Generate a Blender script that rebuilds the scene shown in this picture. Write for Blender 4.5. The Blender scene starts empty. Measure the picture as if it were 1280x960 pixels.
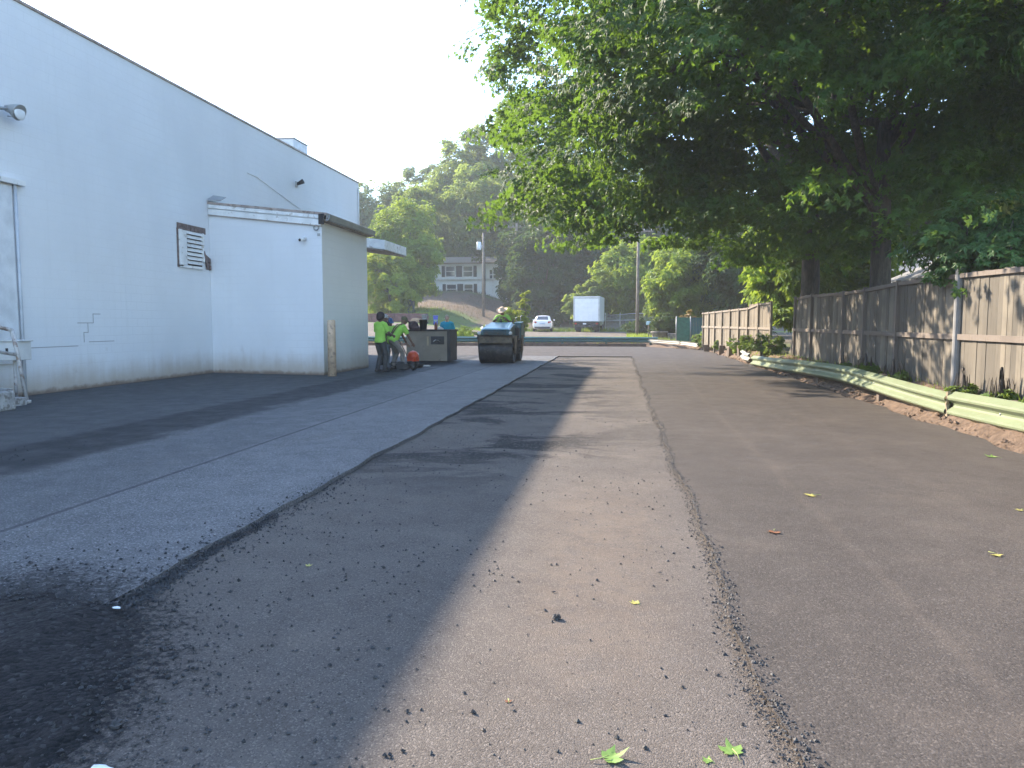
import bpy, bmesh, math, random
import numpy as np
from mathutils import Vector, Matrix, Euler
R = math.radians
scene = bpy.context.scene
COL = scene.collection
rng = np.random.default_rng(7)
random.seed(7)

# ---------------------------------------------------------------- tagging
def tag(o, label=None, cat=None, group=None, kind=None):
    if label: o['label'] = label
    if cat: o['category'] = cat
    if group: o['group'] = group
    if kind: o['kind'] = kind
    return o
def empty(name, loc=(0, 0, 0), rz=0.0, label=None, cat=None, group=None):
    o = bpy.data.objects.new(name, None); COL.objects.link(o)
    o.location = loc; o.rotation_euler = (0, 0, rz); o.empty_display_size = .2
    return tag(o, label, cat, group)
def link_mesh(name, me, mats, parent=None):
    for m in (mats if isinstance(mats, (list, tuple)) else [mats]): me.materials.append(m)
    o = bpy.data.objects.new(name, me); COL.objects.link(o)
    if parent: o.parent = parent
    return o
def copy_tree(o, parent=None):
    c = o.copy(); COL.objects.link(c); c.parent = parent
    for ch in list(o.children): copy_tree(ch, c)
    return c

# ---------------------------------------------------------------- mesh builder
class MB:
    def __init__(s): s.v = []; s.f = []; s.m = []; s.sm = []
    def add(s, vs, fs, mi=0, smooth=False):
        b = len(s.v); s.v += [tuple(v) for v in vs]
        s.f += [tuple(b + i for i in f) for f in fs]; s.m += [mi] * len(fs); s.sm += [smooth] * len(fs); return s
    def box(s, c, d, rot=None, mi=0, taper=1.0):
        hx, hy, hz = d[0] / 2, d[1] / 2, d[2] / 2
        vs = [Vector((x * hx * (taper if z > 0 else 1), y * hy * (taper if z > 0 else 1), z * hz)) for z in (-1, 1) for y in (-1, 1) for x in (-1, 1)]
        if rot is not None:
            M = Euler(rot).to_matrix(); vs = [M @ v for v in vs]
        C = Vector(c)
        return s.add([v + C for v in vs], [(0, 2, 3, 1), (4, 5, 7, 6), (0, 1, 5, 4), (1, 3, 7, 5), (3, 2, 6, 7), (2, 0, 4, 6)], mi)
    def span(s, a, b, mi=0):
        return s.box([(p + q) / 2 for p, q in zip(a, b)], [abs(q - p) for p, q in zip(a, b)], mi=mi)
    def beam(s, a, b, w, h, mi=0, up=(0, 0, 1)):
        a = Vector(a); b = Vector(b); d = (b - a).normalized(); u = Vector(up)
        x = d.cross(u)
        if x.length < 1e-4: x = Vector((1, 0, 0))
        x.normalize(); y = x.cross(d).normalized()
        vs = [p + x * i * w / 2 + y * j * h / 2 for p in (a, b) for j in (-1, 1) for i in (-1, 1)]
        return s.add(vs, [(0, 1, 3, 2), (4, 6, 7, 5), (0, 4, 5, 1), (1, 5, 7, 3), (3, 7, 6, 2), (2, 6, 4, 0)], mi)
    def tube(s, pts, rad, n=10, mi=0, hint=(1, 0, 0), smooth=True, cap=True, roundcap=False):
        pts = [Vector(p) for p in pts]
        rad = [(r, r) if not isinstance(r, (tuple, list)) else r for r in (rad if isinstance(rad, (list, tuple)) else [rad] * len(pts))]
        if roundcap:
            d0 = (pts[0] - pts[1]).normalized(); d1 = (pts[-1] - pts[-2]).normalized()
            r0 = min(rad[0]); r1 = min(rad[-1])
            pts = [pts[0] + d0 * r0 * .85, pts[0] + d0 * r0 * .5] + pts + [pts[-1] + d1 * r1 * .5, pts[-1] + d1 * r1 * .85]
            sc = lambda r, k: (r[0] * k, r[1] * k)
            rad = [sc(rad[0], .5), sc(rad[0], .86)] + rad + [sc(rad[-1], .86), sc(rad[-1], .5)]
        vs = []; fs = []; N = len(pts); h = Vector(hint)
        for i, p in enumerate(pts):
            d = (pts[min(i + 1, N - 1)] - pts[max(i - 1, 0)])
            if d.length < 1e-9: d = Vector((0, 0, 1))
            d.normalize()
            x = h - d * h.dot(d)
            if x.length < .05: x = d.orthogonal()
            x.normalize(); y = d.cross(x)
            for k in range(n):
                a = 2 * math.pi * k / n
                vs.append(p + x * math.cos(a) * rad[i][0] + y * math.sin(a) * rad[i][1])
        for i in range(N - 1):
            for k in range(n):
                fs.append((i * n + k, i * n + (k + 1) % n, (i + 1) * n + (k + 1) % n, (i + 1) * n + k))
        s.add(vs, fs, mi, smooth)
        if cap:
            b = len(s.v) - N * n
            s.f += [tuple(b + k for k in reversed(range(n))), tuple(b + (N - 1) * n + k for k in range(n))]; s.m += [mi, mi]; s.sm += [False, False]
        return s
    def cyl(s, a, b, r, n=16, mi=0, r2=None): return s.tube([a, b], [r, r2 if r2 is not None else r], n, mi)
    def lathe(s, prof, c=(0, 0, 0), axis='z', n=24, mi=0):
        vs = []; fs = []
        for r, z in prof:
            for k in range(n):
                a = 2 * math.pi * k / n; p = (r * math.cos(a), r * math.sin(a), z)
                if axis == 'x': p = (p[2], p[0], p[1])
                if axis == 'y': p = (p[0], p[2], p[1])
                vs.append((p[0] + c[0], p[1] + c[1], p[2] + c[2]))
        for i in range(len(prof) - 1):
            for k in range(n): fs.append((i * n + k, i * n + (k + 1) % n, (i + 1) * n + (k + 1) % n, (i + 1) * n + k))
        return s.add(vs, fs, mi, True)
    def ball(s, c, r, rot=None, n=14, mi=0):
        r = (r, r, r) if not isinstance(r, (tuple, list)) else r
        M = Euler(rot).to_matrix() if rot is not None else Matrix.Identity(3); C = Vector(c)
        vs = [C + M @ Vector((0, 0, r[2]))]; fs = []; m = n // 2
        for i in range(1, m):
            t = math.pi * i / m
            for k in range(n):
                a = 2 * math.pi * k / n
                vs.append(C + M @ Vector((r[0] * math.sin(t) * math.cos(a), r[1] * math.sin(t) * math.sin(a), r[2] * math.cos(t))))
        vs.append(C + M @ Vector((0, 0, -r[2])))
        for k in range(n): fs.append((0, 1 + k, 1 + (k + 1) % n))
        for i in range(m - 2):
            for k in range(n):
                a = 1 + i * n + k; b = 1 + i * n + (k + 1) % n; fs.append((a, a + n, b + n, b))
        L = len(vs) - 1
        for k in range(n): fs.append((L, 1 + (m - 2) * n + (k + 1) % n, 1 + (m - 2) * n + k))
        return s.add(vs, fs, mi, True)
    def prism(s, poly, a, b, axis='z', mi=0):
        n = len(poly)
        def P(p, t): return {'z': (p[0], p[1], t), 'y': (p[0], t, p[1]), 'x': (t, p[0], p[1])}[axis]
        vs = [P(p, a) for p in poly] + [P(p, b) for p in poly]
        fs = [tuple(reversed(range(n))), tuple(range(n, 2 * n))] + [(i, (i + 1) % n, n + (i + 1) % n, n + i) for i in range(n)]
        return s.add(vs, fs, mi)
    def sweep(s, prof, path, mi=0, zjit=None, smooth=False):
        """closed profile of (offset, z) swept along a ground path; offset is to the left of the path"""
        path = [Vector(p) for p in path]; n = len(prof); N = len(path); vs = []; fs = []
        for i, p in enumerate(path):
            d = path[min(i + 1, N - 1)] - path[max(i - 1, 0)]; d.z = 0; d.normalize(); l = Vector((-d.y, d.x, 0))
            for q in prof:
                j = zjit(i, q) if zjit else (0, 0)
                vs.append(p + l * (q[0] + j[0]) + Vector((0, 0, q[1] + j[1])))
        for i in range(N - 1):
            for k in range(n): fs.append((i * n + k, i * n + (k + 1) % n, (i + 1) * n + (k + 1) % n, (i + 1) * n + k))
        fs += [tuple(reversed(range(n))), tuple((N - 1) * n + k for k in range(n))]
        return s.add(vs, fs, mi, smooth)
    def build(s, name, mats, parent=None, bevel=0, loc=None, fix=True):
        me = bpy.data.meshes.new(name); me.from_pydata([tuple(v) for v in s.v], [], s.f); 
        o = link_mesh(name, me, mats, parent)
        me.polygons.foreach_set('material_index', s.m); me.polygons.foreach_set('use_smooth', s.sm)
        if fix:
            bm = bmesh.new(); bm.from_mesh(me); bmesh.ops.recalc_face_normals(bm, faces=bm.faces); bm.to_mesh(me); bm.free()
        if loc: o.location = loc
        if bevel:
            b = o.modifiers.new('bevel', 'BEVEL'); b.width = bevel; b.segments = 2; b.limit_method = 'ANGLE'; b.angle_limit = R(40)
        return o
    def blob(s, name, mats, parent=None, voxel=.01, smooth=4, paint=None):
        """join everything in the builder into one continuous surface (voxel remesh), then smooth"""
        me = bpy.data.meshes.new(name); me.from_pydata([tuple(v) for v in s.v], [], s.f)
        bm = bmesh.new(); bm.from_mesh(me); bmesh.ops.recalc_face_normals(bm, faces=bm.faces); bm.to_mesh(me); bm.free()
        o = bpy.data.objects.new(name, me); COL.objects.link(o)
        m = o.modifiers.new('r', 'REMESH'); m.mode = 'VOXEL'; m.voxel_size = voxel
        sm = o.modifiers.new('s', 'SMOOTH'); sm.iterations = smooth; sm.factor = .5
        dg = bpy.context.evaluated_depsgraph_get(); dg.update()
        me2 = bpy.data.meshes.new_from_object(o.evaluated_get(dg)); me2.name = name
        bpy.data.objects.remove(o); bpy.data.meshes.remove(me)
        me2.materials.clear()
        o = link_mesh(name, me2, mats, parent)
        me2.polygons.foreach_set('use_smooth', [True] * len(me2.polygons))
        if paint:
            me2.polygons.foreach_set('material_index', [paint(p.center) for p in me2.polygons])
        return o

def mesh_arrays(name, V, F, mats, parent=None, smooth=False):
    """V (N,3), F (M,k) -> object"""
    V = np.asarray(V, np.float32); F = np.asarray(F, np.int32); k = F.shape[1]
    me = bpy.data.meshes.new(name)
    me.vertices.add(len(V)); me.vertices.foreach_set('co', V.ravel())
    me.loops.add(F.size); me.loops.foreach_set('vertex_index', F.ravel())
    me.polygons.add(len(F)); me.polygons.foreach_set('loop_start', np.arange(0, F.size, k, dtype=np.int32))
    me.polygons.foreach_set('loop_total', np.full(len(F), k, np.int32))
    me.polygons.foreach_set('use_smooth', np.full(len(F), smooth))
    me.update(calc_edges=True); me.validate()
    return link_mesh(name, me, mats, parent)

# leaf templates: x side, y towards the tip, z up
def maple_template():
    V = [(0, 0, 0)]; F = []
    ang = [-112, -56, 0, 56, 112]; ln = [.55, .85, 1.0, .85, .55]
    notch = [-150, -84, -28, 28, 84, 150]; nl = [.22, .44, .46, .46, .44, .22]
    for a, l in zip(notch, nl): V.append((math.sin(R(a)) * l, math.cos(R(a)) * l, -.05 * l))
    for a, l in zip(ang, ln): V.append((math.sin(R(a)) * l, math.cos(R(a)) * l, -.28 * l * l))
    for i in range(5): F.append((0, 1 + i, 7 + i, 2 + i))
    V = [(x * .62, y * .62, z * .62) for x, y, z in V]
    return np.array(V), np.array(F)
def oval_template():
    V = [(0, 0, 0), (.32, .45, .06), (0, 1, -.12), (-.32, .45, .06), (0, .5, -.02)]
    return np.array([(0, 0, 0), (.34, .5, .05), (0, 1, -.15), (-.34, .5, .05)]), np.array([(0, 1, 2, 3)])
MAPLE = maple_template(); OVAL = oval_template()
def spray_template():
    V = []; F = []
    for a, l in ((-70, .8), (-25, 1), (20, .95), (65, .8)):
        b = len(V); c, s_ = math.cos(R(a)), math.sin(R(a))
        for x, y, z in ((0, .1, 0), (.2 * l, .55 * l, .06), (0, l, -.16), (-.2 * l, .55 * l, .06)):
            V.append((x * c + y * s_, -x * s_ + y * c, z))
        F.append((b, b + 1, b + 2, b + 3))
    return np.array(V), np.array(F)
SPRAY = spray_template()
def nrm(a): return a / (np.linalg.norm(a, axis=-1, keepdims=True) + 1e-9)
def leaves(P, N, T, S, tpl):
    V0, F0 = tpl; n = len(P); k = len(V0)
    N = nrm(N); T = nrm(T - N * np.sum(T * N, -1, keepdims=True)); X = np.cross(T, N)
    V = P[:, None, :] + S[:, None, None] * (V0[None, :, 0:1] * X[:, None] + V0[None, :, 1:2] * T[:, None] + V0[None, :, 2:3] * N[:, None])
    F = F0[None] + (np.arange(n) * k)[:, None, None]
    return V.reshape(-1, 3), F.reshape(-1, F0.shape[1])

# ---------------------------------------------------------------- materials
def new_mat(name):
    m = bpy.data.materials.new(name); m.use_nodes = True; nt = m.node_tree
    return m, nt, nt.nodes['Principled BSDF']
def node(nt, t, **kw):
    n = nt.nodes.new(t)
    for k, v in kw.items():
        if k in n.inputs: n.inputs[k].default_value = v
        else: setattr(n, k, v)
    return n
def mixc(nt, fac, a, b, blend='MIX'):
    n = nt.nodes.new('ShaderNodeMix'); n.data_type = 'RGBA'; n.blend_type = blend
    for sock, v in ((n.inputs[0], fac), (n.inputs[6], a), (n.inputs[7], b)):
        if hasattr(v, 'links') or hasattr(v, 'is_output'): nt.links.new(v, sock)
        else: sock.default_value = v if not isinstance(v, tuple) else (*v[:3], 1)
    return n.outputs[2]
def ramp(nt, src, lo, hi, a=0.0, b=1.0):
    n = nt.nodes.new('ShaderNodeMapRange'); n.inputs[1].default_value = lo; n.inputs[2].default_value = hi
    n.inputs[3].default_value = a; n.inputs[4].default_value = b; n.interpolation_type = 'SMOOTHSTEP'
    nt.links.new(src, n.inputs[0]); return n.outputs[0]
def mth(nt, op, a, b=None):
    n = nt.nodes.new('ShaderNodeMath'); n.operation = op
    for i, v in enumerate((a, b)):
        if v is None: continue
        if isinstance(v, (int, float)): n.inputs[i].default_value = v
        else: nt.links.new(v, n.inputs[i])
    return n.outputs[0]
def coords(nt, scale=(1, 1, 1), kind='Object'):
    tc = nt.nodes.new('ShaderNodeTexCoord'); mp = nt.nodes.new('ShaderNodeMapping')
    mp.inputs['Scale'].default_value = scale; nt.links.new(tc.outputs[kind], mp.inputs[0]); return mp.outputs[0]
def noise(nt, vec, scale, detail=4, rough=.55, dist=0.0):
    n = nt.nodes.new('ShaderNodeTexNoise'); n.inputs['Scale'].default_value = scale; n.inputs['Detail'].default_value = detail
    n.inputs['Roughness'].default_value = rough; n.inputs['Distortion'].default_value = dist; nt.links.new(vec, n.inputs['Vector']); return n.outputs['Fac']
def bump(nt, bsdf, h, strength=.3, dist=.01):
    b = nt.nodes.new('ShaderNodeBump'); b.inputs['Strength'].default_value = strength; b.inputs['Distance'].default_value = dist
    nt.links.new(h, b.inputs['Height']); nt.links.new(b.outputs[0], bsdf.inputs['Normal'])
def paint(name, col, rough=.5, metal=0.0, var=.12, nscale=3.0, dirt=None, dirt_amt=.0, spec=.5, bmp=.0, bscale=60, coat=0.0):
    m, nt, b = new_mat(name); v = coords(nt)
    n1 = noise(nt, v, nscale, 5); f = ramp(nt, n1, .3, .7)
    c = mixc(nt, f, tuple(x * (1 - var) for x in col), tuple(min(1, x * (1 + var)) for x in col))
    if dirt:
        n2 = noise(nt, v, nscale * 2.3, 6, .65); c = mixc(nt, ramp(nt, n2, .62 - dirt_amt * .4, .72 - dirt_amt * .3, 0, .85), c, dirt)
    nt.links.new(c, b.inputs['Base Color']); b.inputs['Roughness'].default_value = rough; b.inputs['Metallic'].default_value = metal
    b.inputs['Specular IOR Level'].default_value = spec; b.inputs['Coat Weight'].default_value = coat
    if bmp: bump(nt, b, noise(nt, v, bscale, 4), bmp, .01)
    return m
def glass_dark(name, col=(.02, .025, .03)):
    m, nt, b = new_mat(name); b.inputs['Base Color'].default_value = (*col, 1); b.inputs['Roughness'].default_value = .08
    b.inputs['Specular IOR Level'].default_value = .8; return m
def leaf_mat(name, c1, c2, trans=(.25, .38, .04), tw=.42, rough=.42, spec=.35):
    m, nt, b = new_mat(name); geo = nt.nodes.new('ShaderNodeNewGeometry')
    r = geo.outputs['Random Per Island']
    v = coords(nt); n = noise(nt, v, .55, 3)
    f = mth(nt, 'ADD', mth(nt, 'MULTIPLY', r, .65), mth(nt, 'MULTIPLY', ramp(nt, n, .35, .65), .35))
    c = mixc(nt, f, c1, c2); nt.links.new(c, b.inputs['Base Color'])
    b.inputs['Roughness'].default_value = rough; b.inputs['Specular IOR Level'].default_value = spec
    t = nt.nodes.new('ShaderNodeBsdfTranslucent'); tc = mixc(nt, f, tuple(x * .7 for x in trans), trans); nt.links.new(tc, t.inputs['Color'])
    ms = nt.nodes.new('ShaderNodeMixShader'); ms.inputs[0].default_value = tw
    nt.links.new(b.outputs[0], ms.inputs[1]); nt.links.new(t.outputs[0], ms.inputs[2])
    nt.links.new(ms.outputs[0], nt.nodes['Material Output'].inputs['Surface']); return m
def bark(name, col):
    m, nt, b = new_mat(name); v = coords(nt, (1, 1, .18)); n = noise(nt, v, 16, 6, .7)
    c = mixc(nt, ramp(nt, n, .35, .65), tuple(x * .45 for x in col), col); nt.links.new(c, b.inputs['Base Color'])
    b.inputs['Roughness'].default_value = .9; bump(nt, b, n, .8, .04); return m
def wood(name, c1, c2, dark=(.05, .04, .03)):
    m, nt, b = new_mat(name); geo = nt.nodes.new('ShaderNodeNewGeometry'); v = coords(nt, (9, 9, .7))
    g = noise(nt, v, 3.2, 6, .65, .4); v2 = coords(nt); st = noise(nt, v2, 1.1, 4)
    c = mixc(nt, geo.outputs['Random Per Island'], c1, c2)
    c = mixc(nt, ramp(nt, g, .5, .72, 0, .55), c, dark)
    c = mixc(nt, ramp(nt, st, .5, .7, 0, .45), c, tuple(x * .6 for x in c1))
    nt.links.new(c, b.inputs['Base Color']); b.inputs['Roughness'].default_value = .85; bump(nt, b, g, .45, .006); return m
SKY_S, SUN_S, EXPO, HAZE = .15, 3.6, 2.2, .0008
# ================================================================ SETTING
def sst(a, b, x):
    t = np.clip((x - a) / (b - a), 0, 1); return t * t * (3 - 2 * t)
def vnoise(x, y, s=1.0):
    x = x * s; y = y * s
    return (np.sin(x * 1.7 + 1.3 * np.sin(y * 1.1)) + np.sin(y * 2.3 + 1.7 * np.sin(x * .9 + 2)) + .6 * np.sin(x * 4.1 + y * 3.3) + .5 * np.sin(x * 7.3 - y * 6.1 + 1)) / 3.1
def lot_dist(x, y):
    """metres outside the edge of the asphalt (negative on it)"""
    d = np.maximum(x - 4.50 - .1 * vnoise(x * 0, y, .9), y - 47.0)
    return np.maximum(d, ((x - 3.75) * 3.9 + (y - 43.2) * 2.55) / 4.66)
def height(x, y):
    x = np.asarray(x, float); y = np.asarray(y, float)
    d = lot_dist(x, y); side = sst(5, 3, y - 42.5 + 0 * x)
    z = -.04 + (.34 + .14 * sst(46, 40, y)) * sst(-.02, .95, d)
    z += np.where(d > 0, sst(0, .25, d) * sst(2.2, .7, d) * .055 * (vnoise(x, y, 3.1) + .7 * vnoise(x + 5, y, 7.7)), 0)
    z += .016 * np.clip(y - 50, 0, 22)
    z += .85 * sst(-11, -22, x) * sst(50, 72, y) + .85 * sst(78.2, 79.6, y) * sst(-15, -20.5, x)
    w = .32 + .68 * sst(2, -12, x)
    z += 3.35 * sst(80, 107, y) * w + .35 * vnoise(x, y, .11) * sst(78, 90, y)
    z += .13 * np.clip(y - 118, 0, 110) * sst(40, -20, x)
    return z
def H(x, y): return float(height(np.array([x]), np.array([y]))[0])

def terrain_mat():
    m, nt, b = new_mat('terrain_soil_and_grass'); v = coords(nt)
    def att(n):
        a = nt.nodes.new('ShaderNodeAttribute'); a.attribute_name = n; return a.outputs['Fac']
    n1 = noise(nt, v, 1.7, 6, .65); n2 = noise(nt, v, 9, 6, .7); n3 = noise(nt, v, 45, 4, .7)
    soil = mixc(nt, ramp(nt, n2, .3, .7), (.10, .065, .042), (.22, .148, .098))
    soil = mixc(nt, ramp(nt, n3, .55, .75, 0, .6), soil, (.09, .055, .035))
    dry = mixc(nt, ramp(nt, n2, .3, .7), (.085, .068, .047), (.16, .125, .085))
    gr = mixc(nt, ramp(nt, n2, .3, .7), (.055, .1, .018), (.14, .2, .035))
    gf = mth(nt, 'ADD', att('grass'), mth(nt, 'MULTIPLY', mth(nt, 'SUBTRACT', n1, .5), 1.6))
    df = mth(nt, 'ADD', att('dirt'), mth(nt, 'MULTIPLY', mth(nt, 'SUBTRACT', n1, .5), .9))
    c = mixc(nt, ramp(nt, gf, .4, .6), dry, gr); c = mixc(nt, ramp(nt, df, .4, .6), c, soil)
    nt.links.new(c, b.inputs['Base Color']); b.inputs['Roughness'].default_value = .95
    hh = mth(nt, 'ADD', n2, mth(nt, 'MULTIPLY', n3, .5)); bump(nt, b, hh, .9, .06); return m

def axis_pts(*segs):
    out = []
    for a, b, st in segs: out += list(np.arange(a, b, st))
    return np.array(sorted(set(np.round(out, 4))))
xs = np.concatenate([[-320, -240, -160, -110, -80], axis_pts((-64, -14, 2.5), (-14, 3.4, 1.1), (3.4, 6.6, .11), (6.6, 10, .5), (10, 60, 3)), [60, 80, 120, 200, 320]])
ys = np.concatenate([[-320, -160, -80, -40, -20], axis_pts((-12, 3, 1.5), (3, 46, .22), (46, 49, .13), (49, 130, 1.4), (130, 230, 8)), [230, 260, 320]])
GX, GY = np.meshgrid(xs, ys); GZ = height(GX, GY)
nx, ny = len(xs), len(ys); idx = np.arange(nx * ny).reshape(ny, nx)
F = np.stack([idx[:-1, :-1], idx[:-1, 1:], idx[1:, 1:], idx[1:, :-1]], -1).reshape(-1, 4)
ground = mesh_arrays('ground', np.stack([GX, GY, GZ], -1).reshape(-1, 3), F, terrain_mat(), smooth=True)
tag(ground, 'bare soil and grass ground rising to a wooded bank behind the lot', 'ground', kind='structure')
D = lot_dist(GX, GY).ravel(); X_, Y_ = GX.ravel(), GY.ravel()
dirt = np.clip(sst(1.15, .75, D) * sst(-.6, -.1, D), 0, 1) * sst(49.5, 48, Y_)
dirt = np.maximum(dirt, .85 * sst(82, 90, Y_) * sst(106, 100, Y_) * sst(-11, -14, X_) * sst(-40, -34, X_) * .6)
grass = np.clip(.42 * sst(.7, 1.2, D) * sst(60, 40, Y_) + .9 * sst(46.9, 48.2, Y_) * sst(53, 51, Y_) * sst(2, -1, X_) + .9 * sst(70, 71.5, Y_) * sst(80, 76, Y_) + .55 * sst(97, 104, Y_) + .9 * sst(-14, -18, X_) * sst(74, 78, Y_) * sst(92, 86, Y_), 0, 1)
for nm, arr in (('dirt', dirt), ('grass', grass)):
    a = ground.data.attributes.new(nm, 'FLOAT', 'POINT'); a.data.foreach_set('value', np.asarray(arr, np.float32))

# ---- asphalt
def asphalt(name, base, blotch, grain=130.0, speck=.35, bstr=.5, rough=.62, dust=(.26, .2, .15), dust_amt=.0, extra=None, warm=(.12, .1, .085)):
    m, nt, b = new_mat(name); v = coords(nt); vs = coords(nt, (1, .22, 1))
    big = noise(nt, v, .55, 5, .6); mid = noise(nt, v, 3.2, 6, .65); lane = noise(nt, vs, 2.2, 5, .6)
    fine = noise(nt, v, grain, 3, .7)
    vo = nt.nodes.new('ShaderNodeTexVoronoi'); vo.inputs['Scale'].default_value = grain * .62; nt.links.new(v, vo.inputs['Vector'])
    cell = vo.outputs['Color']; sep = nt.nodes.new('ShaderNodeSeparateColor'); nt.links.new(cell, sep.inputs[0])
    c = mixc(nt, ramp(nt, big, .32, .68), base, blotch)
    c = mixc(nt, ramp(nt, mid, .35, .75, 0, .22), c, tuple(x * .6 for x in base))
    c = mixc(nt, ramp(nt, lane, .5, .75, 0, .3), c, warm)
    c = mixc(nt, ramp(nt, sep.outputs[0], .72, .98, 0, speck), c, tuple(min(1, x * 2.6) for x in blotch))
    c = mixc(nt, ramp(nt, sep.outputs[1], .6, .95, 0, speck * 1.3), c, tuple(x * .35 for x in base))
    if dust_amt:
        dn = noise(nt, v, 1.1, 5, .6); c = mixc(nt, ramp(nt, dn, .52, .8, 0, dust_amt), c, dust)
    if extra: c = extra(nt, v, c)
    nt.links.new(c, b.inputs['Base Color']); b.inputs['Roughness'].default_value = rough
    rr = ramp(nt, mid, .3, .7, rough + .1, rough + .25); nt.links.new(rr, b.inputs['Roughness'])
    hh = mth(nt, 'ADD', mth(nt, 'MULTIPLY', vo.outputs['Distance'], -1.0), mth(nt, 'MULTIPLY', fine, 1.0))
    hh = mth(nt, 'ADD', hh, mth(nt, 'MULTIPLY', mid, .5))
    bump(nt, b, hh, bstr, .012); b.inputs['Specular IOR Level'].default_value = .16
    return m
def sepxyz(nt, v):
    s = nt.nodes.new('ShaderNodeSeparateXYZ'); nt.links.new(v, s.inputs[0]); return s.outputs
def band(nt, val, c, w, soft):
    """1 within w of c, fading over soft"""
    d = mth(nt, 'ABSOLUTE', mth(nt, 'SUBTRACT', val, c)); return ramp(nt, d, w, w + soft, 1, 0)
def spill(nt, v, c):           # patch of loose dark mix spilled at the near left
    x, y, z = sepxyz(nt, v)
    nz = mth(nt, 'SUBTRACT', noise(nt, v, 2.4, 6, .7), .5); n3 = mth(nt, 'SUBTRACT', noise(nt, v, 26, 4, .75), .5)
    u = mth(nt, 'DIVIDE', mth(nt, 'ADD', x, mth(nt, 'ADD', 2.86, mth(nt, 'MULTIPLY', mth(nt, 'SUBTRACT', y, 2.9), .32))), .82)
    w = mth(nt, 'DIVIDE', mth(nt, 'SUBTRACT', y, 2.75), 1.08)
    r = mth(nt, 'SQRT', mth(nt, 'ADD', mth(nt, 'MULTIPLY', u, u), mth(nt, 'MULTIPLY', w, w)))
    r = mth(nt, 'ADD', r, mth(nt, 'ADD', mth(nt, 'MULTIPLY', nz, .6), mth(nt, 'MULTIPLY', n3, 2.2)))
    return mixc(nt, ramp(nt, r, .85, 1.35, .92, 0), c, (.013, .013, .014))
def ex_right(nt, v, c):      # pale dusty arcs left by a turning truck, and one tan spill
    x, y, z = sepxyz(nt, v)
    w = mth(nt, 'MULTIPLY', mth(nt, 'SUBTRACT', noise(nt, v, .8, 3), .5), .25)
    def arc(x0, y0, k, wd, st):
        nonlocal c
        yy = mth(nt, 'SUBTRACT', y, y0); xc = mth(nt, 'ADD', mth(nt, 'MULTIPLY', mth(nt, 'POWER', mth(nt, 'MAXIMUM', yy, 0.0), 2), k), x0)
        d = mth(nt, 'SUBTRACT', mth(nt, 'ADD', x, w), xc)
        f = band(nt, d, 0, wd * .3, wd); f = mth(nt, 'MULTIPLY', f, ramp(nt, noise(nt, v, 5, 5, .7), .3, .7, .25, 1))
        f = mth(nt, 'MULTIPLY', f, st); c = mixc(nt, f, c, (.27, .21, .16))
    arc(1.52, 4.0, .0007, .05, .08); arc(2.75, 6.0, .0016, .16, .05)
    return c
def ex_center(nt, v, c):     # tan dust spread in the middle of the milled lane
    x, y, z = sepxyz(nt, v)
    f = mth(nt, 'MULTIPLY', band(nt, x, -.12, .12, .55), band(nt, y, 4.9, .8, 2.2))
    f = mth(nt, 'MULTIPLY', f, ramp(nt, noise(nt, v, 6, 6, .75), .3, .65, .1, .45)); c = mixc(nt, f, c, (.2, .15, .11))
    sp = ramp(nt, noise(nt, v, 62, 2, .6), .66, .72, 0, .9); sp = mth(nt, 'MULTIPLY', sp, ramp(nt, noise(nt, v, 2.2, 4, .6), .38, .6, .15, 1)); c = mixc(nt, sp, c, (.018, .018, .018))
    sp2 = ramp(nt, noise(nt, v, 26, 2, .6), .70, .74, 0, .85); sp2 = mth(nt, 'MULTIPLY', sp2, ramp(nt, noise(nt, v, 1.3, 4, .6), .42, .62)); c = mixc(nt, sp2, c, (.02, .02, .02))
    # fresh crumbs spilled across the lane in dark tongues
    vv = coords(nt, (.6, 1.0, 1)); k = noise(nt, vv, .75, 6, .65, .5)
    g = ramp(nt, k, .49, .57, 0, .92); g = mth(nt, 'MULTIPLY', g, ramp(nt, y, 5.5, 9.0)); g = mth(nt, 'MULTIPLY', g, ramp(nt, x, .2, -.9, .25, 1))
    g = mth(nt, 'MULTIPLY', g, ramp(nt, noise(nt, v, 24, 4, .7), .3, .5)); c = mixc(nt, g, c, (.02, .02, .021))
    return spill(nt, v, c)
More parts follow.
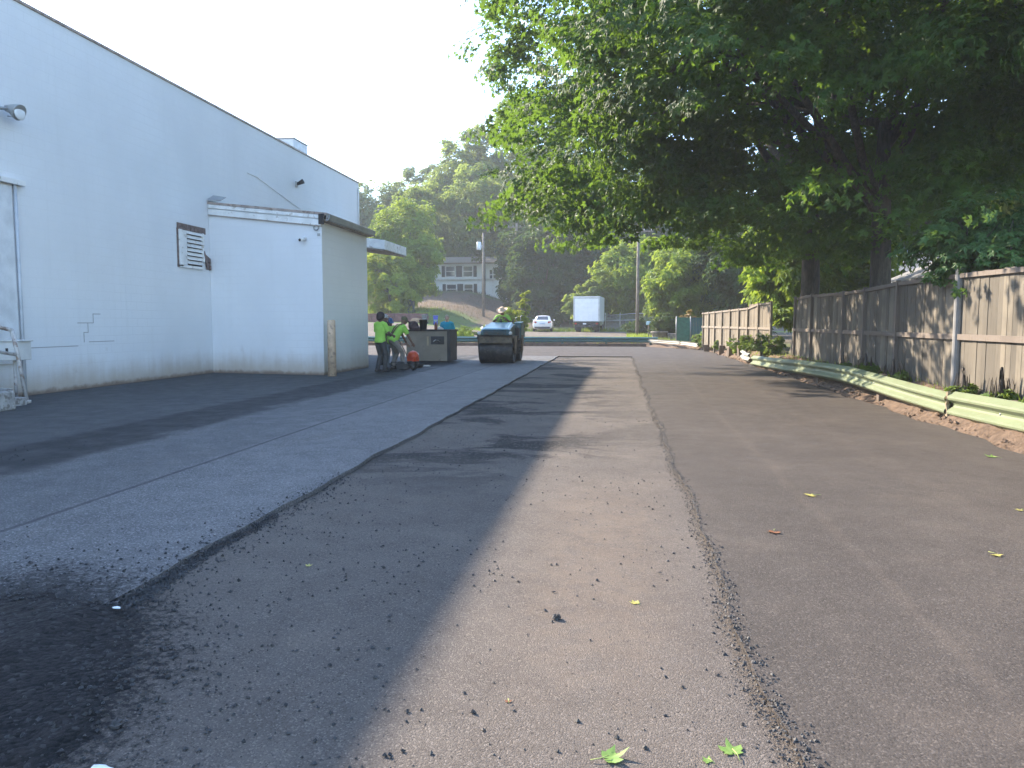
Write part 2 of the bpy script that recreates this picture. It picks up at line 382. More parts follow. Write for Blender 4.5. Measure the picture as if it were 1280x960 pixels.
def ex_left(nt, v, c):
    x, y, z = sepxyz(nt, v)
    nz = mth(nt, 'SUBTRACT', noise(nt, v, 1.4, 5, .65), .5); xn = mth(nt, 'ADD', x, mth(nt, 'MULTIPLY', nz, .55))
    # strip by the wall: fresh dark mat, then an older greyer band, then the rolled mat
    f = ramp(nt, xn, -6.7, -6.4, 1, 0); c = mixc(nt, mth(nt, 'MULTIPLY', f, .55), c, (.03, .031, .033))
    f2 = mth(nt, 'MULTIPLY', band(nt, xn, -6.4, .5, .25), ramp(nt, noise(nt, coords(nt, (1, .3, 1)), 1.3, 5, .6), .30, .48, .15, .92)); c = mixc(nt, f2, c, (.016, .016, .017))
    f3 = mth(nt, 'MULTIPLY', band(nt, mth(nt, 'ADD', x, mth(nt, 'MULTIPLY', nz, .05)), -4.27, .010, .03), .7)
    c = mixc(nt, mth(nt, 'MULTIPLY', ramp(nt, xn, -4.4, -4.25, 1, 0), .25), c, (.04, .04, .042)); c = mixc(nt, f3, c, (.02, .02, .022))
    # crumbs left on the mat
    k = noise(nt, v, 38, 3, .7); f4 = mth(nt, 'MULTIPLY', ramp(nt, k, .66, .72, 0, .8), ramp(nt, noise(nt, v, .9, 4), .5, .66)); c = mixc(nt, f4, c, (.016, .016, .018))
    # pale scuffs
    s = noise(nt, coords(nt, (2.2, .8, 1)), 6, 3, .6); f5 = mth(nt, 'MULTIPLY', ramp(nt, s, .76, .8, 0, .55), band(nt, x, -3.9, .5, .5)); c = mixc(nt, f5, c, (.35, .35, .36))
    return spill(nt, v, c)
M_center = asphalt('milled_base_asphalt', (.110, .094, .082), (.134, .115, .099), 240, .3, .45, .66, dust_amt=.2, extra=ex_center)
M_right = asphalt('fresh_rolled_asphalt', (.068, .058, .051), (.087, .074, .064), 190, .3, .28, .55, dust_amt=.12, extra=ex_right)
M_left = asphalt('rolled_asphalt_by_wall', (.115, .113, .113), (.145, .142, .14), 170, .5, .4, .5, extra=ex_left)
M_crumb = asphalt('loose_asphalt_crumbs', (.016, .016, .017), (.028, .027, .027), 75, .5, 1.0, .6)

def slab(name, poly, z0, z1, mat, label, cat):
    b = MB(); b.prism(poly, z0, z1)
    o = b.build(name, mat); bm = bmesh.new(); bm.from_mesh(o.data)
    bmesh.ops.triangulate(bm, faces=[f for f in bm.faces if len(f.verts) > 4]); bm.to_mesh(o.data); bm.free()
    return tag(o, label, cat, kind='structure')
def jl(y):  # left joint
    return -2.64 + .012 * math.sin(y * .9) + .010 * math.sin(y * 2.1 + 1) + .012 * math.sin(y * 5.3) - .045 * math.exp(-((y - 8.3) / .8) ** 2)
def jr(y):  # right joint
    return .6 - .004 * (y - 3) * (y < 20) - .06 * (y >= 20) + .02 * math.sin(y * 1.3) + .018 * math.sin(y * 3.1) + .01 * math.sin(y * 7.9)
far = lambda x: 46.93 + .06 * math.sin(x * 1.3)
Yj = [2.2 - 14, -6, -1] + list(np.arange(0, 33.01, .18))
edge_r = [(4.48 + .06 * math.sin(y * 1.9) + .04 * math.sin(y * 5.1), y) for y in np.arange(-12, 41.5, .3)]
slab('asphalt_center', [(-2.9, -12), (1.0, -12), (1.0, 33.3), (-2.9, 33.3)], -.02, .004, M_center, 'rough gravelly lane of milled asphalt between the two smooth mats', 'pavement')
slab('asphalt_left', [(-45, -12)] + [(jl(y), y) for y in Yj] + [(jl(33), 33.0), (-2.62, 33.06), (-2.9, 33.12)] + [(-45, 33.12)], -.02, .042, M_left, 'smooth blue-grey asphalt mat along the white building', 'pavement')
slab('asphalt_right', [(jr(y), y) for y in reversed(Yj)] + edge_r + [(4.15, 33.0)][:0] + [(4.40, 41.2), (4.3, 41.8), (3.9, 42.6), (3.5, 43.3)] + [(3.5, 33.02), (jr(33), 33.02)], -.02, .042, M_right, 'freshly rolled dark asphalt mat beside the wooden fence', 'pavement')
cross = [(x, 33.05 + .03 * math.sin(x * 3)) for x in np.arange(-2.6, .6, .2)]
slab('asphalt_far', [(-45, 33.125), (-2.9, 33.125)] + cross + [(.62, 33.025), (3.495, 33.025), (3.495, 43.31), (2.6, 44.7), (1.2, 46.8)] + [(x, far(x)) for x in np.arange(1, -45, -.8)], -.02, .040, M_right, 'paved cross lane at the end of the lot in front of the guardrail', 'pavement')

# ---- road beyond the guardrail
M_road = asphalt('dusty_road', (.12, .10, .083), (.165, .14, .112), 60, .3, .4, .8)
rx = np.concatenate([np.arange(-60, 2.2, 1.0)]); ry = np.linspace(52.2, 70.2, 20)
RX, RY = np.meshgrid(rx, ry); RZ = height(RX, RY) + .03
ii = np.arange(RX.size).reshape(RX.shape); F = np.stack([ii[:-1, :-1], ii[:-1, 1:], ii[1:, 1:], ii[1:, :-1]], -1).reshape(-1, 4)
road = mesh_arrays('road', np.stack([RX, RY, RZ], -1).reshape(-1, 3), F, M_road, smooth=True)
tag(road, 'pale dusty street crossing behind the guardrail', 'road', kind='structure')

# ---- loose stone
def stones(name, P, S, mat, label, cat, kind='stuff'):
    n = len(P)
    V0 = np.array([(1, 0, 0), (-1, 0, 0), (0, 1, 0), (0, -1, 0), (0, 0, 1), (0, 0, -.6)], float)
    F0 = np.array([(0, 2, 4), (2, 1, 4), (1, 3, 4), (3, 0, 4), (2, 0, 5), (1, 2, 5), (3, 1, 5), (0, 3, 5)])
    J = V0[None] * rng.uniform(.6, 1.25, (n, 6, 1)) + rng.normal(0, .14, (n, 6, 3))
    a = rng.uniform(0, 6.28, n); c, s = np.cos(a), np.sin(a)
    Xr = J[..., 0] * c[:, None] - J[..., 1] * s[:, None]; Yr = J[..., 0] * s[:, None] + J[..., 1] * c[:, None]
    V = np.stack([Xr, Yr, J[..., 2] * rng.uniform(.55, .95, (n, 1))], -1) * S[:, None, None] + P[:, None]
    F = F0[None] + (np.arange(n) * 6)[:, None, None]
    return tag(mesh_arrays(name, V.reshape(-1, 3), F.reshape(-1, 3), mat), label, cat, kind=kind)
def surf(x):
    return np.where((x > -2.66) & (x < .58), .004, .042)
# scattered over the milled lane
n = 34000
y = 1.8 + 30 * rng.random(n) ** 2.0; x = -2.6 + 3.2 * rng.random(n) ** 1.1
dens = (.45 + .55 * vnoise(x, y, 1.2)) * np.where(x < -.7, 1, .5) + .06; k = rng.random(n) < dens
x, y = x[k], y[k]; S = .0016 + .011 * rng.random(len(x)) ** 6
P = np.stack([x, y, np.full(len(x), .004) + S * .4], -1)
M_stone = paint('asphalt_crumb_stone', (.035, .034, .034), .65, var=.4, nscale=9)
stones('loose_gravel', P, S, M_stone, 'small dark asphalt crumbs scattered over the rough middle lane', 'gravel')
# crumbly ridge along the right joint
n = 14000
y = 1.6 + 31 * rng.random(n) ** 1.9; wd = .035 + .05 * np.exp(-(y - 2) / 2.5)
x = np.array([jr(t) for t in y]) - .012 + rng.normal(0, 1, n) * wd * .6; S = .002 + .0085 * rng.random(n) ** 3.5
off = np.abs(x - np.array([jr(t) for t in y])) / wd
P = np.stack([x, y, np.where(x < np.array([jr(t) for t in y]), .004 + .034 * np.clip(1 - off, 0, 1), .042) + S * .3], -1)
stones('joint_gravel', P, S, M_stone, 'line of crumbled asphalt along the joint of the right mat', 'gravel')
# spilled crumbs lower left and along the left joint
n = 30000
y = 1.9 + 3.2 * rng.random(n) ** 1.0; x = -5.2 + 3.6 * rng.random(n)
cx = -2.82 - .32 * (y - 2.9); dens = np.exp(-(((x - cx) / .98) ** 2 + ((y - 2.72) / 1.2) ** 2) ** 1.6) + .012
k = rng.random(n) < dens; x, y = x[k], y[k]
y2 = rng.uniform(2.6, 7.0, 2600); x2 = np.array([jl(t) for t in y2]) + rng.normal(.05, .11, len(y2)) * np.clip(1.6 - (y2 - 3) * .28, .25, 2)
y3 = rng.uniform(5.5, 9, 700) ; x3 = rng.normal(-6.6, .3, 700)
y4 = rng.uniform(1.8, 4.6, 5200); x4 = np.array([jl(t) for t in y4]) + .02 + np.abs(rng.normal(0, .05, len(y4))) * np.clip(2.2 - (y4 - 2) * .6, .3, 2)
y5 = 3.1 + 2.4 * rng.random(4200) ** 1.4; x5 = np.array([jl(t) for t in y5]) + .012 + np.abs(rng.normal(0, .035, len(y5)))
x = np.concatenate([x, x2, x3, x4, x5]); y = np.concatenate([y, y2, y3, y4, y5]); n5 = len(y5)
S = .002 + .012 * rng.random(len(x)) ** 5
P = np.stack([x, y, np.where(x > np.array([jl(t) for t in y]), .004, .042) + S * .4 + .022 * np.exp(-((((x + 2.86 + .32 * (y - 2.9)) / .8) ** 2 + ((y - 2.7) / 1.0) ** 2) ** 2))], -1)
P[-n5:, 2] += .036 * np.clip(1 - (x5 - np.array([jl(t) for t in y5])) / .06, 0, 1) * rng.random(n5) ** .5
M_stone2 = paint('spilled_asphalt_stone', (.022, .022, .023), .5, var=.5, nscale=9)
stones('spilled_gravel', P, S, M_stone2, 'dark spill of loose asphalt mix at the near end of the left mat', 'gravel')
# the lumpy heap itself: sinks below the mats at its ragged rim and buries the near end of the joint
gx = np.linspace(-4.4, -1.5, 190); gy = np.linspace(1.4, 4.3, 190); PXs, PYs = np.meshgrid(gx, gy)
uu = (PXs + 2.86 + .32 * (PYs - 2.9)) / .92; ww = (PYs - 2.7) / 1.12
rr = np.sqrt(uu ** 2 + ww ** 2) + .10 * vnoise(PXs, PYs, 2.3) + .07 * vnoise(PXs + 3, PYs, 6.1) + .05 * vnoise(PXs, PYs + 7, 15)
lump_ = .5 * vnoise(PXs, PYs, 9) + .5 * vnoise(PXs + 2, PYs, 23) + .5 * vnoise(PXs, PYs + 4, 41)
base_ = .004 + .038 * sst(-2.2, -3.0, PXs)
HZ = base_ + .030 * (1 - sst(.45, 1.0, rr)) + .009 * lump_ * (1 - sst(.7, 1.15, rr)) - .05 * sst(.82, 1.05, rr)
jt = np.array([jl(t) for t in gy])[:, None]
HZ += .034 * np.exp(-((PXs - jt) / .12) ** 2) * (1 - sst(.75, 1.1, rr))
ii = np.arange(190 * 190).reshape(190, 190); F = np.stack([ii[:-1, :-1], ii[:-1, 1:], ii[1:, 1:], ii[1:, :-1]], -1).reshape(-1, 4)
F = F[(HZ.ravel()[F].max(1) > 0)]
tag(mesh_arrays('asphalt_spill', np.stack([PXs, PYs, HZ], -1).reshape(-1, 3), F, M_crumb, smooth=True), 'low dark heap of unrolled asphalt mix at the near left', 'asphalt', kind='stuff')
# clods of soil along the right edge
n = 3800
y = rng.uniform(6, 44, n); x = 4.48 + rng.gamma(1.5, .12, n) - .06
m = y > 41.2; x[m] -= (y[m] - 41.2) * .55
S = .008 + .045 * rng.random(n) ** 4
P = np.stack([x, y, np.maximum(height(x, y), np.where(x < 4.4, .042, -1)) + S * .2], -1)
M_clod = paint('soil_clod', (.15, .10, .066), .95, var=.4, nscale=6)
stones('soil_clods', P, S, M_clod, 'crumbled brown soil along the edge of the right mat', 'soil')
# ================================================================ WHITE BUILDING
def block_wall(name, base, rust=True):
    m, nt, b = new_mat(name); tc = nt.nodes.new('ShaderNodeTexCoord'); s = nt.nodes.new('ShaderNodeSeparateXYZ'); nt.links.new(tc.outputs['Object'], s.inputs[0])
    h = mth(nt, 'ADD', s.outputs[0], s.outputs[1]); cmb = nt.nodes.new('ShaderNodeCombineXYZ'); nt.links.new(h, cmb.inputs[0]); nt.links.new(s.outputs[2], cmb.inputs[1])
    br = nt.nodes.new('ShaderNodeTexBrick'); nt.links.new(cmb.outputs[0], br.inputs['Vector'])
    for k, v in (('Scale', 1.0), ('Mortar Size', .006), ('Mortar Smooth', .6), ('Brick Width', .4), ('Row Height', .2), ('Bias', 0.0)): br.inputs[k].default_value = v
    v = tc.outputs['Object']; n1 = noise(nt, v, .45, 5, .6); n2 = noise(nt, v, 5, 6, .7); st = noise(nt, coords(nt, (2.6, 2.6, .16)), 1.6, 5, .65)
    c = mixc(nt, ramp(nt, n1, .3, .7), tuple(x * .93 for x in base), base)
    c = mixc(nt, ramp(nt, st, .52, .75, 0, .07), c, (.42, .42, .41))
    c = mixc(nt, mth(nt, 'MULTIPLY', mth(nt, 'MULTIPLY', br.outputs['Fac'], ramp(nt, n1, .4, .7, .12, .38)), 1.0), c, (.5, .5, .5))
    if rust:  # splash stains at the foot of the wall
        z = mth(nt, 'SUBTRACT', s.outputs[2], mth(nt, 'ADD', mth(nt, 'MULTIPLY', st, .35), mth(nt, 'MULTIPLY', noise(nt, v, 1.1, 5, .65), .5))); 
        c = mixc(nt, ramp(nt, z, -.40, .36, .8, 0), c, (.40, .32, .23))
        z2 = mth(nt, 'SUBTRACT', s.outputs[2], mth(nt, 'MULTIPLY', n2, .22)); c = mixc(nt, ramp(nt, z2, -.06, .06, .85, 0), c, (.17, .11, .075))
        blot = ramp(nt, noise(nt, v, 1.6, 6, .75), .62, .70, 0, .28); c = mixc(nt, mth(nt, 'MULTIPLY', blot, ramp(nt, s.outputs[2], .2, 1.6, 1, 0)), c, (.38, .31, .24))
    nt.links.new(c, b.inputs['Base Color']); b.inputs['Roughness'].default_value = .6
    hh = mth(nt, 'ADD', mth(nt, 'MULTIPLY', br.outputs['Fac'], -.5), mth(nt, 'MULTIPLY', n2, .35)); bump(nt, b, hh, .28, .008); return m
M_wall = block_wall('white_painted_block', (.74, .755, .77)); M_annexside = block_wall('grey_painted_block', (.745, .75, .74))
M_coping = paint('brown_metal_coping', (.34, .275, .235), .5, var=.25, dirt=(.17, .12, .09), dirt_amt=.25)
M_trimw = paint('white_trim_paint', (.72, .72, .7), .5, var=.1, dirt=(.35, .3, .25), dirt_amt=.15)
M_roof = paint('grey_roof_membrane', (.3, .3, .29), .9)
M_brick = paint('bare_brick', (.17, .125, .11), .9, var=.35, nscale=14, bmp=.5)
M_dark = paint('dark_gap', (.03, .028, .027), .9)
M_galv = paint('galvanised_grey', (.33, .34, .34), .45, .3, var=.15)
M_tin = paint('brown_soffit_board', (.33, .275, .23), .7, var=.2, dirt=(.12, .09, .07), dirt_amt=.3)
M_conc = paint('old_concrete', (.36, .35, .33), .9, var=.25, nscale=5, dirt=(.16, .14, .12), dirt_amt=.4, bmp=.4)

WX, WT = -11.7, 7.72
bld = empty('commercial_building', (WX, 14, 0), 0, 'big white painted block building with a flat roof and a lean-to on its side', 'building')
def bp(b, name, mat, bevel=0, parent=None):
    o = b.build(name, mat, parent or bld, bevel)
    o.location = (0, 0, 0)
    # keep world coordinates while parented
    me = o.data; off = Vector((-bld.location.x, -bld.location.y, 0)); me.transform(Matrix.Translation(off)); return o
b = MB(); b.span((-38, -7, -.1), (WX, 33.45, WT)); bp(b, 'main_wall', M_wall)
b = MB(); b.span((-38.04, -7.04, WT + .002), (WX + .03, 33.49, WT + .065)); bp(b, 'roof_coping', M_coping, .01)
# lean-to: front at y=20.2, side at x=-8.1
ax0, ax1, ay0, ay1 = WX + .004, -8.1, 20.1, 23.85
def fy(x): return 20.64 - .54 * (x - WX) / 3.6
ayw = fy(WX)
b = MB(); b.add([(ax0, ayw, -.1), (ax1, ay0, -.1), (ax1, ay0, 4.42), (ax0, ayw, 4.86), (ax0, ay1, -.1), (ax1, ay1, -.1), (ax1, ay1, 4.42), (ax0, ay1, 4.86)],
  [(0, 1, 2, 3), (4, 7, 6, 5), (0, 4, 5, 1), (3, 2, 6, 7), (0, 3, 7, 4)], 0); b.add([(ax1, ay0, -.1), (ax1, ay1, -.1), (ax1, ay1, 4.42), (ax1, ay0, 4.42)], [(0, 1, 2, 3)], 1)
annex = bp(b, 'lean_to_wall', [M_wall, M_annexside])
def roofz(x): return 4.86 + (x - ax0) / (ax1 - ax0) * -.44
b = MB(); z0, z1 = roofz(WX) + .006, roofz(-7.93) + .006
b.add([(ax0, ayw - .06, z0), (-7.93, ay0 - .06, z1), (-7.93, ay1 + .1, z1), (ax0, ay1 + .1, z0), (ax0, ayw - .06, z0 + .07), (-7.93, ay0 - .06, z1 + .07), (-7.93, ay1 + .1, z1 + .07), (ax0, ay1 + .1, z0 + .07)],
  [(0, 1, 2, 3), (4, 7, 6, 5), (0, 4, 5, 1), (1, 5, 6, 2), (2, 6, 7, 3), (3, 7, 4, 0)]); bp(b, 'lean_to_roof', M_coping, .008)
b = MB(); b.beam((ax0 + .01, ayw - .03, roofz(WX) - .05), (-8.02, ay0 - .03, roofz(-8.02) - .05), .05, .10); bp(b, 'fascia_board', M_trimw, .005)
b = MB(); b.beam((ax0 + .01, ayw - .025, roofz(WX) - .21), (-8.09, ay0 - .025, roofz(-8.09) - .21), .045, .15); bp(b, 'lower_fascia_board', M_trimw, .005)
b = MB(); b.beam((ax0 + .01, ayw - .03, roofz(WX) - .30), (-8.09, ay0 - .03, roofz(-8.09) - .30), .055, .018); bp(b, 'fascia_edge_strip', M_coping)
b = MB(); b.span((-8.09, ay0 + .02, 4.24), (-7.945, ay1 + .05, 4.31)); bp(b, 'soffit', M_tin, .004)
b = MB(); b.prism([(-7.93, 4.26), (-7.86, 4.28), (-7.83, 4.42), (-7.85, 4.42), (-7.875, 4.30), (-7.925, 4.28), (-7.925, 4.42), (-7.94, 4.42)], ay0 - .06, ay1 + .1, 'y'); bp(b, 'gutter', M_galv)
b = MB(); b.span((-8.16, ay0 - .07, 4.17), (-8.0, ay0 - .055, 4.45)); bp(b, 'dark_corner_board', M_dark)  # thin near-black board at the front corner below the roof
b = MB(); b.lathe([(.075, -.01), (.085, .0), (.075, .012), (.06, .012), (.05, 0), (.06, -.01)], (-8.25, ay0 - .02, 4.08), 'y'); bp(b, 'coiled_cable', M_galv)
b = MB(); b.span((-8.22, ay0 - .03, 3.86), (-8.14, ay0 - .003, 3.93)); bp(b, 'junction_box', M_galv, .006)
# flashing dip at the inner end of the lean-to roof
b = MB(); b.add([(WX + .02, ayw - .10, 4.98), (WX + .42, ayw - .10, 4.95), (WX + .42, ayw + .25, 5.1), (WX + .02, ayw + .25, 5.16), (WX + .02, ayw - .10, 4.955), (WX + .42, ayw - .10, 4.93), (WX + .42, ayw + .25, 5.08), (WX + .02, ayw + .25, 5.13)],
   [(0, 1, 2, 3), (4, 7, 6, 5), (0, 4, 5, 1), (1, 5, 6, 2), (2, 6, 7, 3), (3, 7, 4, 0)]); bp(b, 'roof_flashing', M_galv)
# patched vent opening with louvres
b = MB(); b.span((WX + .003, 19.02, 3.98), (WX + .02, 20.42, 4.16))
for k in range(7): b.box((WX + .026, 19.12 + k * .2, 4.065), (.02, .16, .15))
bp(b, 'bare_brick_lintel', M_brick, .004)
v = MB()
for a, c in (((19.08, 3.0), (19.2, 3.99)), ((20.2, 3.2), (20.28, 3.99)), ((19.08, 2.98), (20.2, 3.05))):
    v.span((WX + .004, a[0], a[1]), (WX + .06, c[0], c[1]))
v.span((WX + .004, 19.2, 3.06), (WX + .045, 19.42, 3.98))
vent = bp(v, 'vent_frame', M_trimw, .004)
v = MB()
for k in range(8): v.box((WX + .035, 19.81, 3.14 + k * .115), (.012, .76, .10), (0, R(-28), 0))
bp(v, 'vent_louvres', M_trimw)
v = MB(); v.span((WX + .002, 19.42, 3.05), (WX + .012, 20.2, 3.98)); bp(v, 'dark_vent_backing', M_dark)  # flat dark sheet on the wall; shade behind the louvres put into its colour
v = MB(); v.span((WX + .003, 19.0, 2.98), (WX + .014, 19.075, 4.02)); bp(v, 'broken_brick_edge', M_brick)
v = MB(); v.prism([(20.28, 3.9), (20.34, 3.9), (20.36, 3.45), (20.66, 3.32), (20.72, 3.1), (20.6, 2.98), (20.42, 3.05), (20.3, 3.4)], WX + .003, WX + .012, 'x'); bp(v, 'broken_brick_edge', M_brick)
v = MB()
for k, (a, c) in enumerate(((20.42, 3.26), (20.52, 3.14), (20.44, 3.06), (20.58, 3.25), (20.6, 3.06))): v.box((WX + .03, a, c), (.05, .12, .07), (R(20 * k), 0, R(9 * k)))
v.beam((WX + .05, 20.24, 3.5), (WX + .06, 20.44, 3.06), .02, .09); bp(v, 'hanging_trim', [M_brick, M_trimw], .004)
# stair step cracks
v = MB()
for (y0, z0_, y1, z1_) in ((15.12, 1.49, 15.62, 1.49), (15.62, 1.49, 15.62, 1.69), (15.62, 1.69, 15.86, 1.69), (15.44, 1.28, 15.44, 1.49), (15.30, 1.28, 15.44, 1.28), (15.3, 1.07, 15.3, 1.28), (15.46, 1.07, 16.3, 1.07), (13.75, .99, 15.1, .99)):
    v.span((WX + .001, y0 - .007, z0_ - .007), (WX + .004, y1 + .007, z1_ + .007))
bp(v, 'mortar_crack', paint('crack_grey', (.3, .29, .29), .9))
v = MB(); v.tube([(WX + .01, 23.6, 6.2), (WX + .01, 27.6, 5.55)], .009, 6); v.tube([(WX + .01, 23.0, 6.2), (WX + .01, 23.6, 6.2)], .009, 6); bp(v, 'cable_run', M_trimw)
v = MB(); v.tube([(WX + .05, 13.5, -.0), (WX + .05, 13.5, 4.2)], .032, 10); bp(v, 'conduit_pipe', paint('pale_blue_conduit', (.46, .49, .53), .5))
v = MB(); v.span((WX + .004, 12.3, .7), (WX + .05, 13.42, 4.12)); bp(v, 'service_door', paint('door_offwhite', (.62, .64, .66), .5), .006)
v = MB(); v.span((WX + .004, 12.2, 4.16), (WX + .12, 13.7, 4.26)); bp(v, 'door_head_trim', M_trimw, .006)
v = MB(); v.tube([(WX + .04, 33.3, 5.3), (WX + .04, 33.3, 7.5)], .03, 8); bp(v, 'downpipe', M_trimw)
# flat canopy beyond the lean-to
v = MB(); v.add([(WX, 28.6, 4.66), (-9.0, 28.6, 4.3), (-9.0, 31.6, 4.3), (WX, 31.6, 4.66), (WX, 28.6, 5.02), (-9.0, 28.6, 4.66), (-9.0, 31.6, 4.66), (WX, 31.6, 5.02)],
  [(0, 1, 2, 3), (4, 7, 6, 5), (0, 4, 5, 1), (1, 5, 6, 2), (2, 6, 7, 3), (3, 7, 4, 0)]); can = bp(v, 'canopy', M_trimw, .01)
v = MB(); v.add([(WX, 28.64, 4.655), (-9.04, 28.64, 4.292), (-9.04, 31.56, 4.292), (WX, 31.56, 4.655), (WX, 28.64, 4.61), (-9.04, 28.64, 4.25), (-9.04, 31.56, 4.25), (WX, 31.56, 4.61)],
  [(0, 1, 2, 3), (4, 7, 6, 5), (0, 4, 5, 1), (1, 5, 6, 2), (2, 6, 7, 3), (3, 7, 4, 0)]); bp(v, 'canopy_soffit', M_tin)

# things fixed on it that one could lift away
u = empty('rooftop_unit', (-14.4, 31.5, WT), 0, 'pale metal box standing on the roof edge of the white building', 'roof unit')
M_rtu = paint('pale_blue_metal', (.47, .52, .55), .45, .2)
v = MB(); v.span((-.85, -.7, .12), (.85, .7, 1.42)); v.build('housing', M_rtu, u, .02)
v = MB(); v.span((-.9, -.75, 0), (.9, .75, .115)); v.build('curb', M_galv, u)
v = MB(); v.span((-.88, -.73, 1.424), (.88, .73, 1.47)); v.build('lid', M_galv, u, .01)
fl = empty('flood_light', (WX, 12.93, 5.5), 0, 'grey twin flood light fixed high on the white wall', 'flood light')
v = MB(); v.lathe([(.001, 0), (.09, 0), (.09, .04), (.001, .05)], (0.0, 0, 0), 'x'); v.build('mount', M_galv, fl)
v = MB(); v.tube([(.05, 0, 0), (.2, .1, -.02), (.24, .28, .02)], .03, 8); v.tube([(.05, 0, 0), (.2, -.14, -.02), (.26, -.3, .0)], .03, 8); v.build('arm', M_galv, fl)
for yy in (.33, -.36):
    v = MB(); v.tube([(.16, yy, .04), (.26, yy, .02), (.38, yy + .02, -.03), (.42, yy + .02, -.05)], [.06, .09, .15, .155], 16); hd = v.build('lamp_head', M_galv, fl)
    v = MB(); v.ball((.425, yy + .02, -.055), (.03, .135, .135), n=14); v.build('lens', paint('frosted_lens', (.75, .78, .8), .25), hd)
v = MB(); v.tube([(.1, .42, -.08), (.28, .5, -.1), (.36, .44, .08), (.2, .4, .12)], .012, 6); v.build('wire_guard', M_galv, fl)
def seccam(loc, rz, label):
    e = empty('security_camera', loc, rz, label, 'camera')
    v = MB(); v.lathe([(.001, 0), (.06, 0), (.055, .03), (.001, .04)], (0, 0, 0), 'y', 16); v.build('mount', M_trimw, e)
    v = MB(); v.tube([(0, .03, 0), (0, .12, -.02)], .018, 8); v.build('bracket', M_trimw, e)
    v = MB(); v.tube([(-.03, .08, -.02), (.03, .26, -.06)], [.05, .055], 14); hb = v.build('camera_body', M_trimw, e)
    v = MB(); v.ball((.033, .265, -.061), (.04, .02, .04)); v.build('lens', M_dark, hb)
seccam((-8.62, fy(-8.62), 3.8), R(180), 'small white bullet camera on the front of the lean-to')
lp = empty('wall_lamp', (WX, 26.7, 6.5), 0, 'small dark wall lamp high on the white wall above the lean-to', 'wall lamp')
v = MB(); v.span((0, -.08, -.1), (.05, .08, .1)); v.build('back_plate', M_galv, lp, .01)
v = MB(); v.tube([(.05, 0, 0), (.28, 0, .1)], [.05, .09], 12); v.build('lamp_head', M_dark, lp)

# bollard
M_post = paint('weathered_tan_post', (.56, .41, .28), .85, var=.2, nscale=4, dirt=(.3, .22, .17), dirt_amt=.3, bmp=.3, bscale=25)
bo = MB(); bo.tube([(0, 0, -.02), (0, 0, 1.50), (0, 0, 1.53)], [.115, .108, .09], 20); bo = bo.build('bollard', M_post, loc=(-7.75, 19.78, 0.04)); tag(bo, 'tan weathered bollard standing by the corner of the lean-to', 'bollard')

# steps and handrail at the left edge
st = MB()
for k in range(4): st.span((-11.66, 11.9 - .3 * (k + 1) + .3, 0), (-10.35, 12.25 - .0 - .0, .18 * (k + 1))) if False else st.span((-11.66, 9.4, .18 * k + (.001 if k else 0)), (-10.42, 12.1 - .30 * k, .18 * (k + 1)))
stp = st.build('concrete_steps', M_conc, bevel=.012); tag(stp, 'worn concrete steps against the white wall beside the service door', 'steps')
bk = MB(); bk.span((-.2, -.2, 0), (.2, .2, .32)); bk = bk.build('concrete_block', M_conc, bevel=.03, loc=(-10.22, 11.2, .042)); tag(bk, 'pale concrete block on the asphalt in front of the steps', 'concrete block')
M_railp = paint('grey_white_rail_paint', (.46, .44, .42), .5, var=.2, dirt=(.2, .13, .09), dirt_amt=.3)
hr = empty('handrail', (-10.62, 12.3, 0), 0, 'chipped white pipe handrail rising beside the concrete steps', 'handrail')
v = MB(); v.tube([(0, .04, .04), (-.10, -.02, .95), (-.16, -.05, 1.36)], .035, 10); v.tube([(0.02, .02, .04), (0.02, .02, .1)], .06, 10); v.build('post', M_railp, hr)
v = MB(); v.tube([(-.16, -.05, 1.36), (-.55, -.9, 1.62), (-.55, -2.4, 2.1)], .035, 10, roundcap=True); v.build('top_rail', M_railp, hr)
v = MB(); v.tube([(-.10, -.02, .92), (-.55, -.85, 1.12), (-.55, -2.4, 1.6)], .03, 10); v.build('mid_rail', M_railp, hr)
v = MB(); v.tube([(-.55, -.9, .5), (-.55, -.9, 1.62)], .03, 10); v.build('post', M_railp, hr)
eb = MB(); eb.span((-.22, -.16, -.17), (.22, .16, .17)); eb.span((-.25, -.19, .171), (.25, .19, .20)); eb = eb.build('meter_box', paint('white_box_paint', (.6, .6, .58), .4), loc=(-11.08, 12.62, .98), bevel=.008)
tag(eb, 'white lidded metal box hung at the left end of the wall by the handrail', 'utility box')
v = MB(); v.tube([(0, 0, -.17), (0, 0, -.94)], .03, 8); v.build('post', M_railp, eb)
v = MB(); v.span((-.02, -.178, -.03), (.02, -.161, .05)); v.build('latch', M_dark, eb)

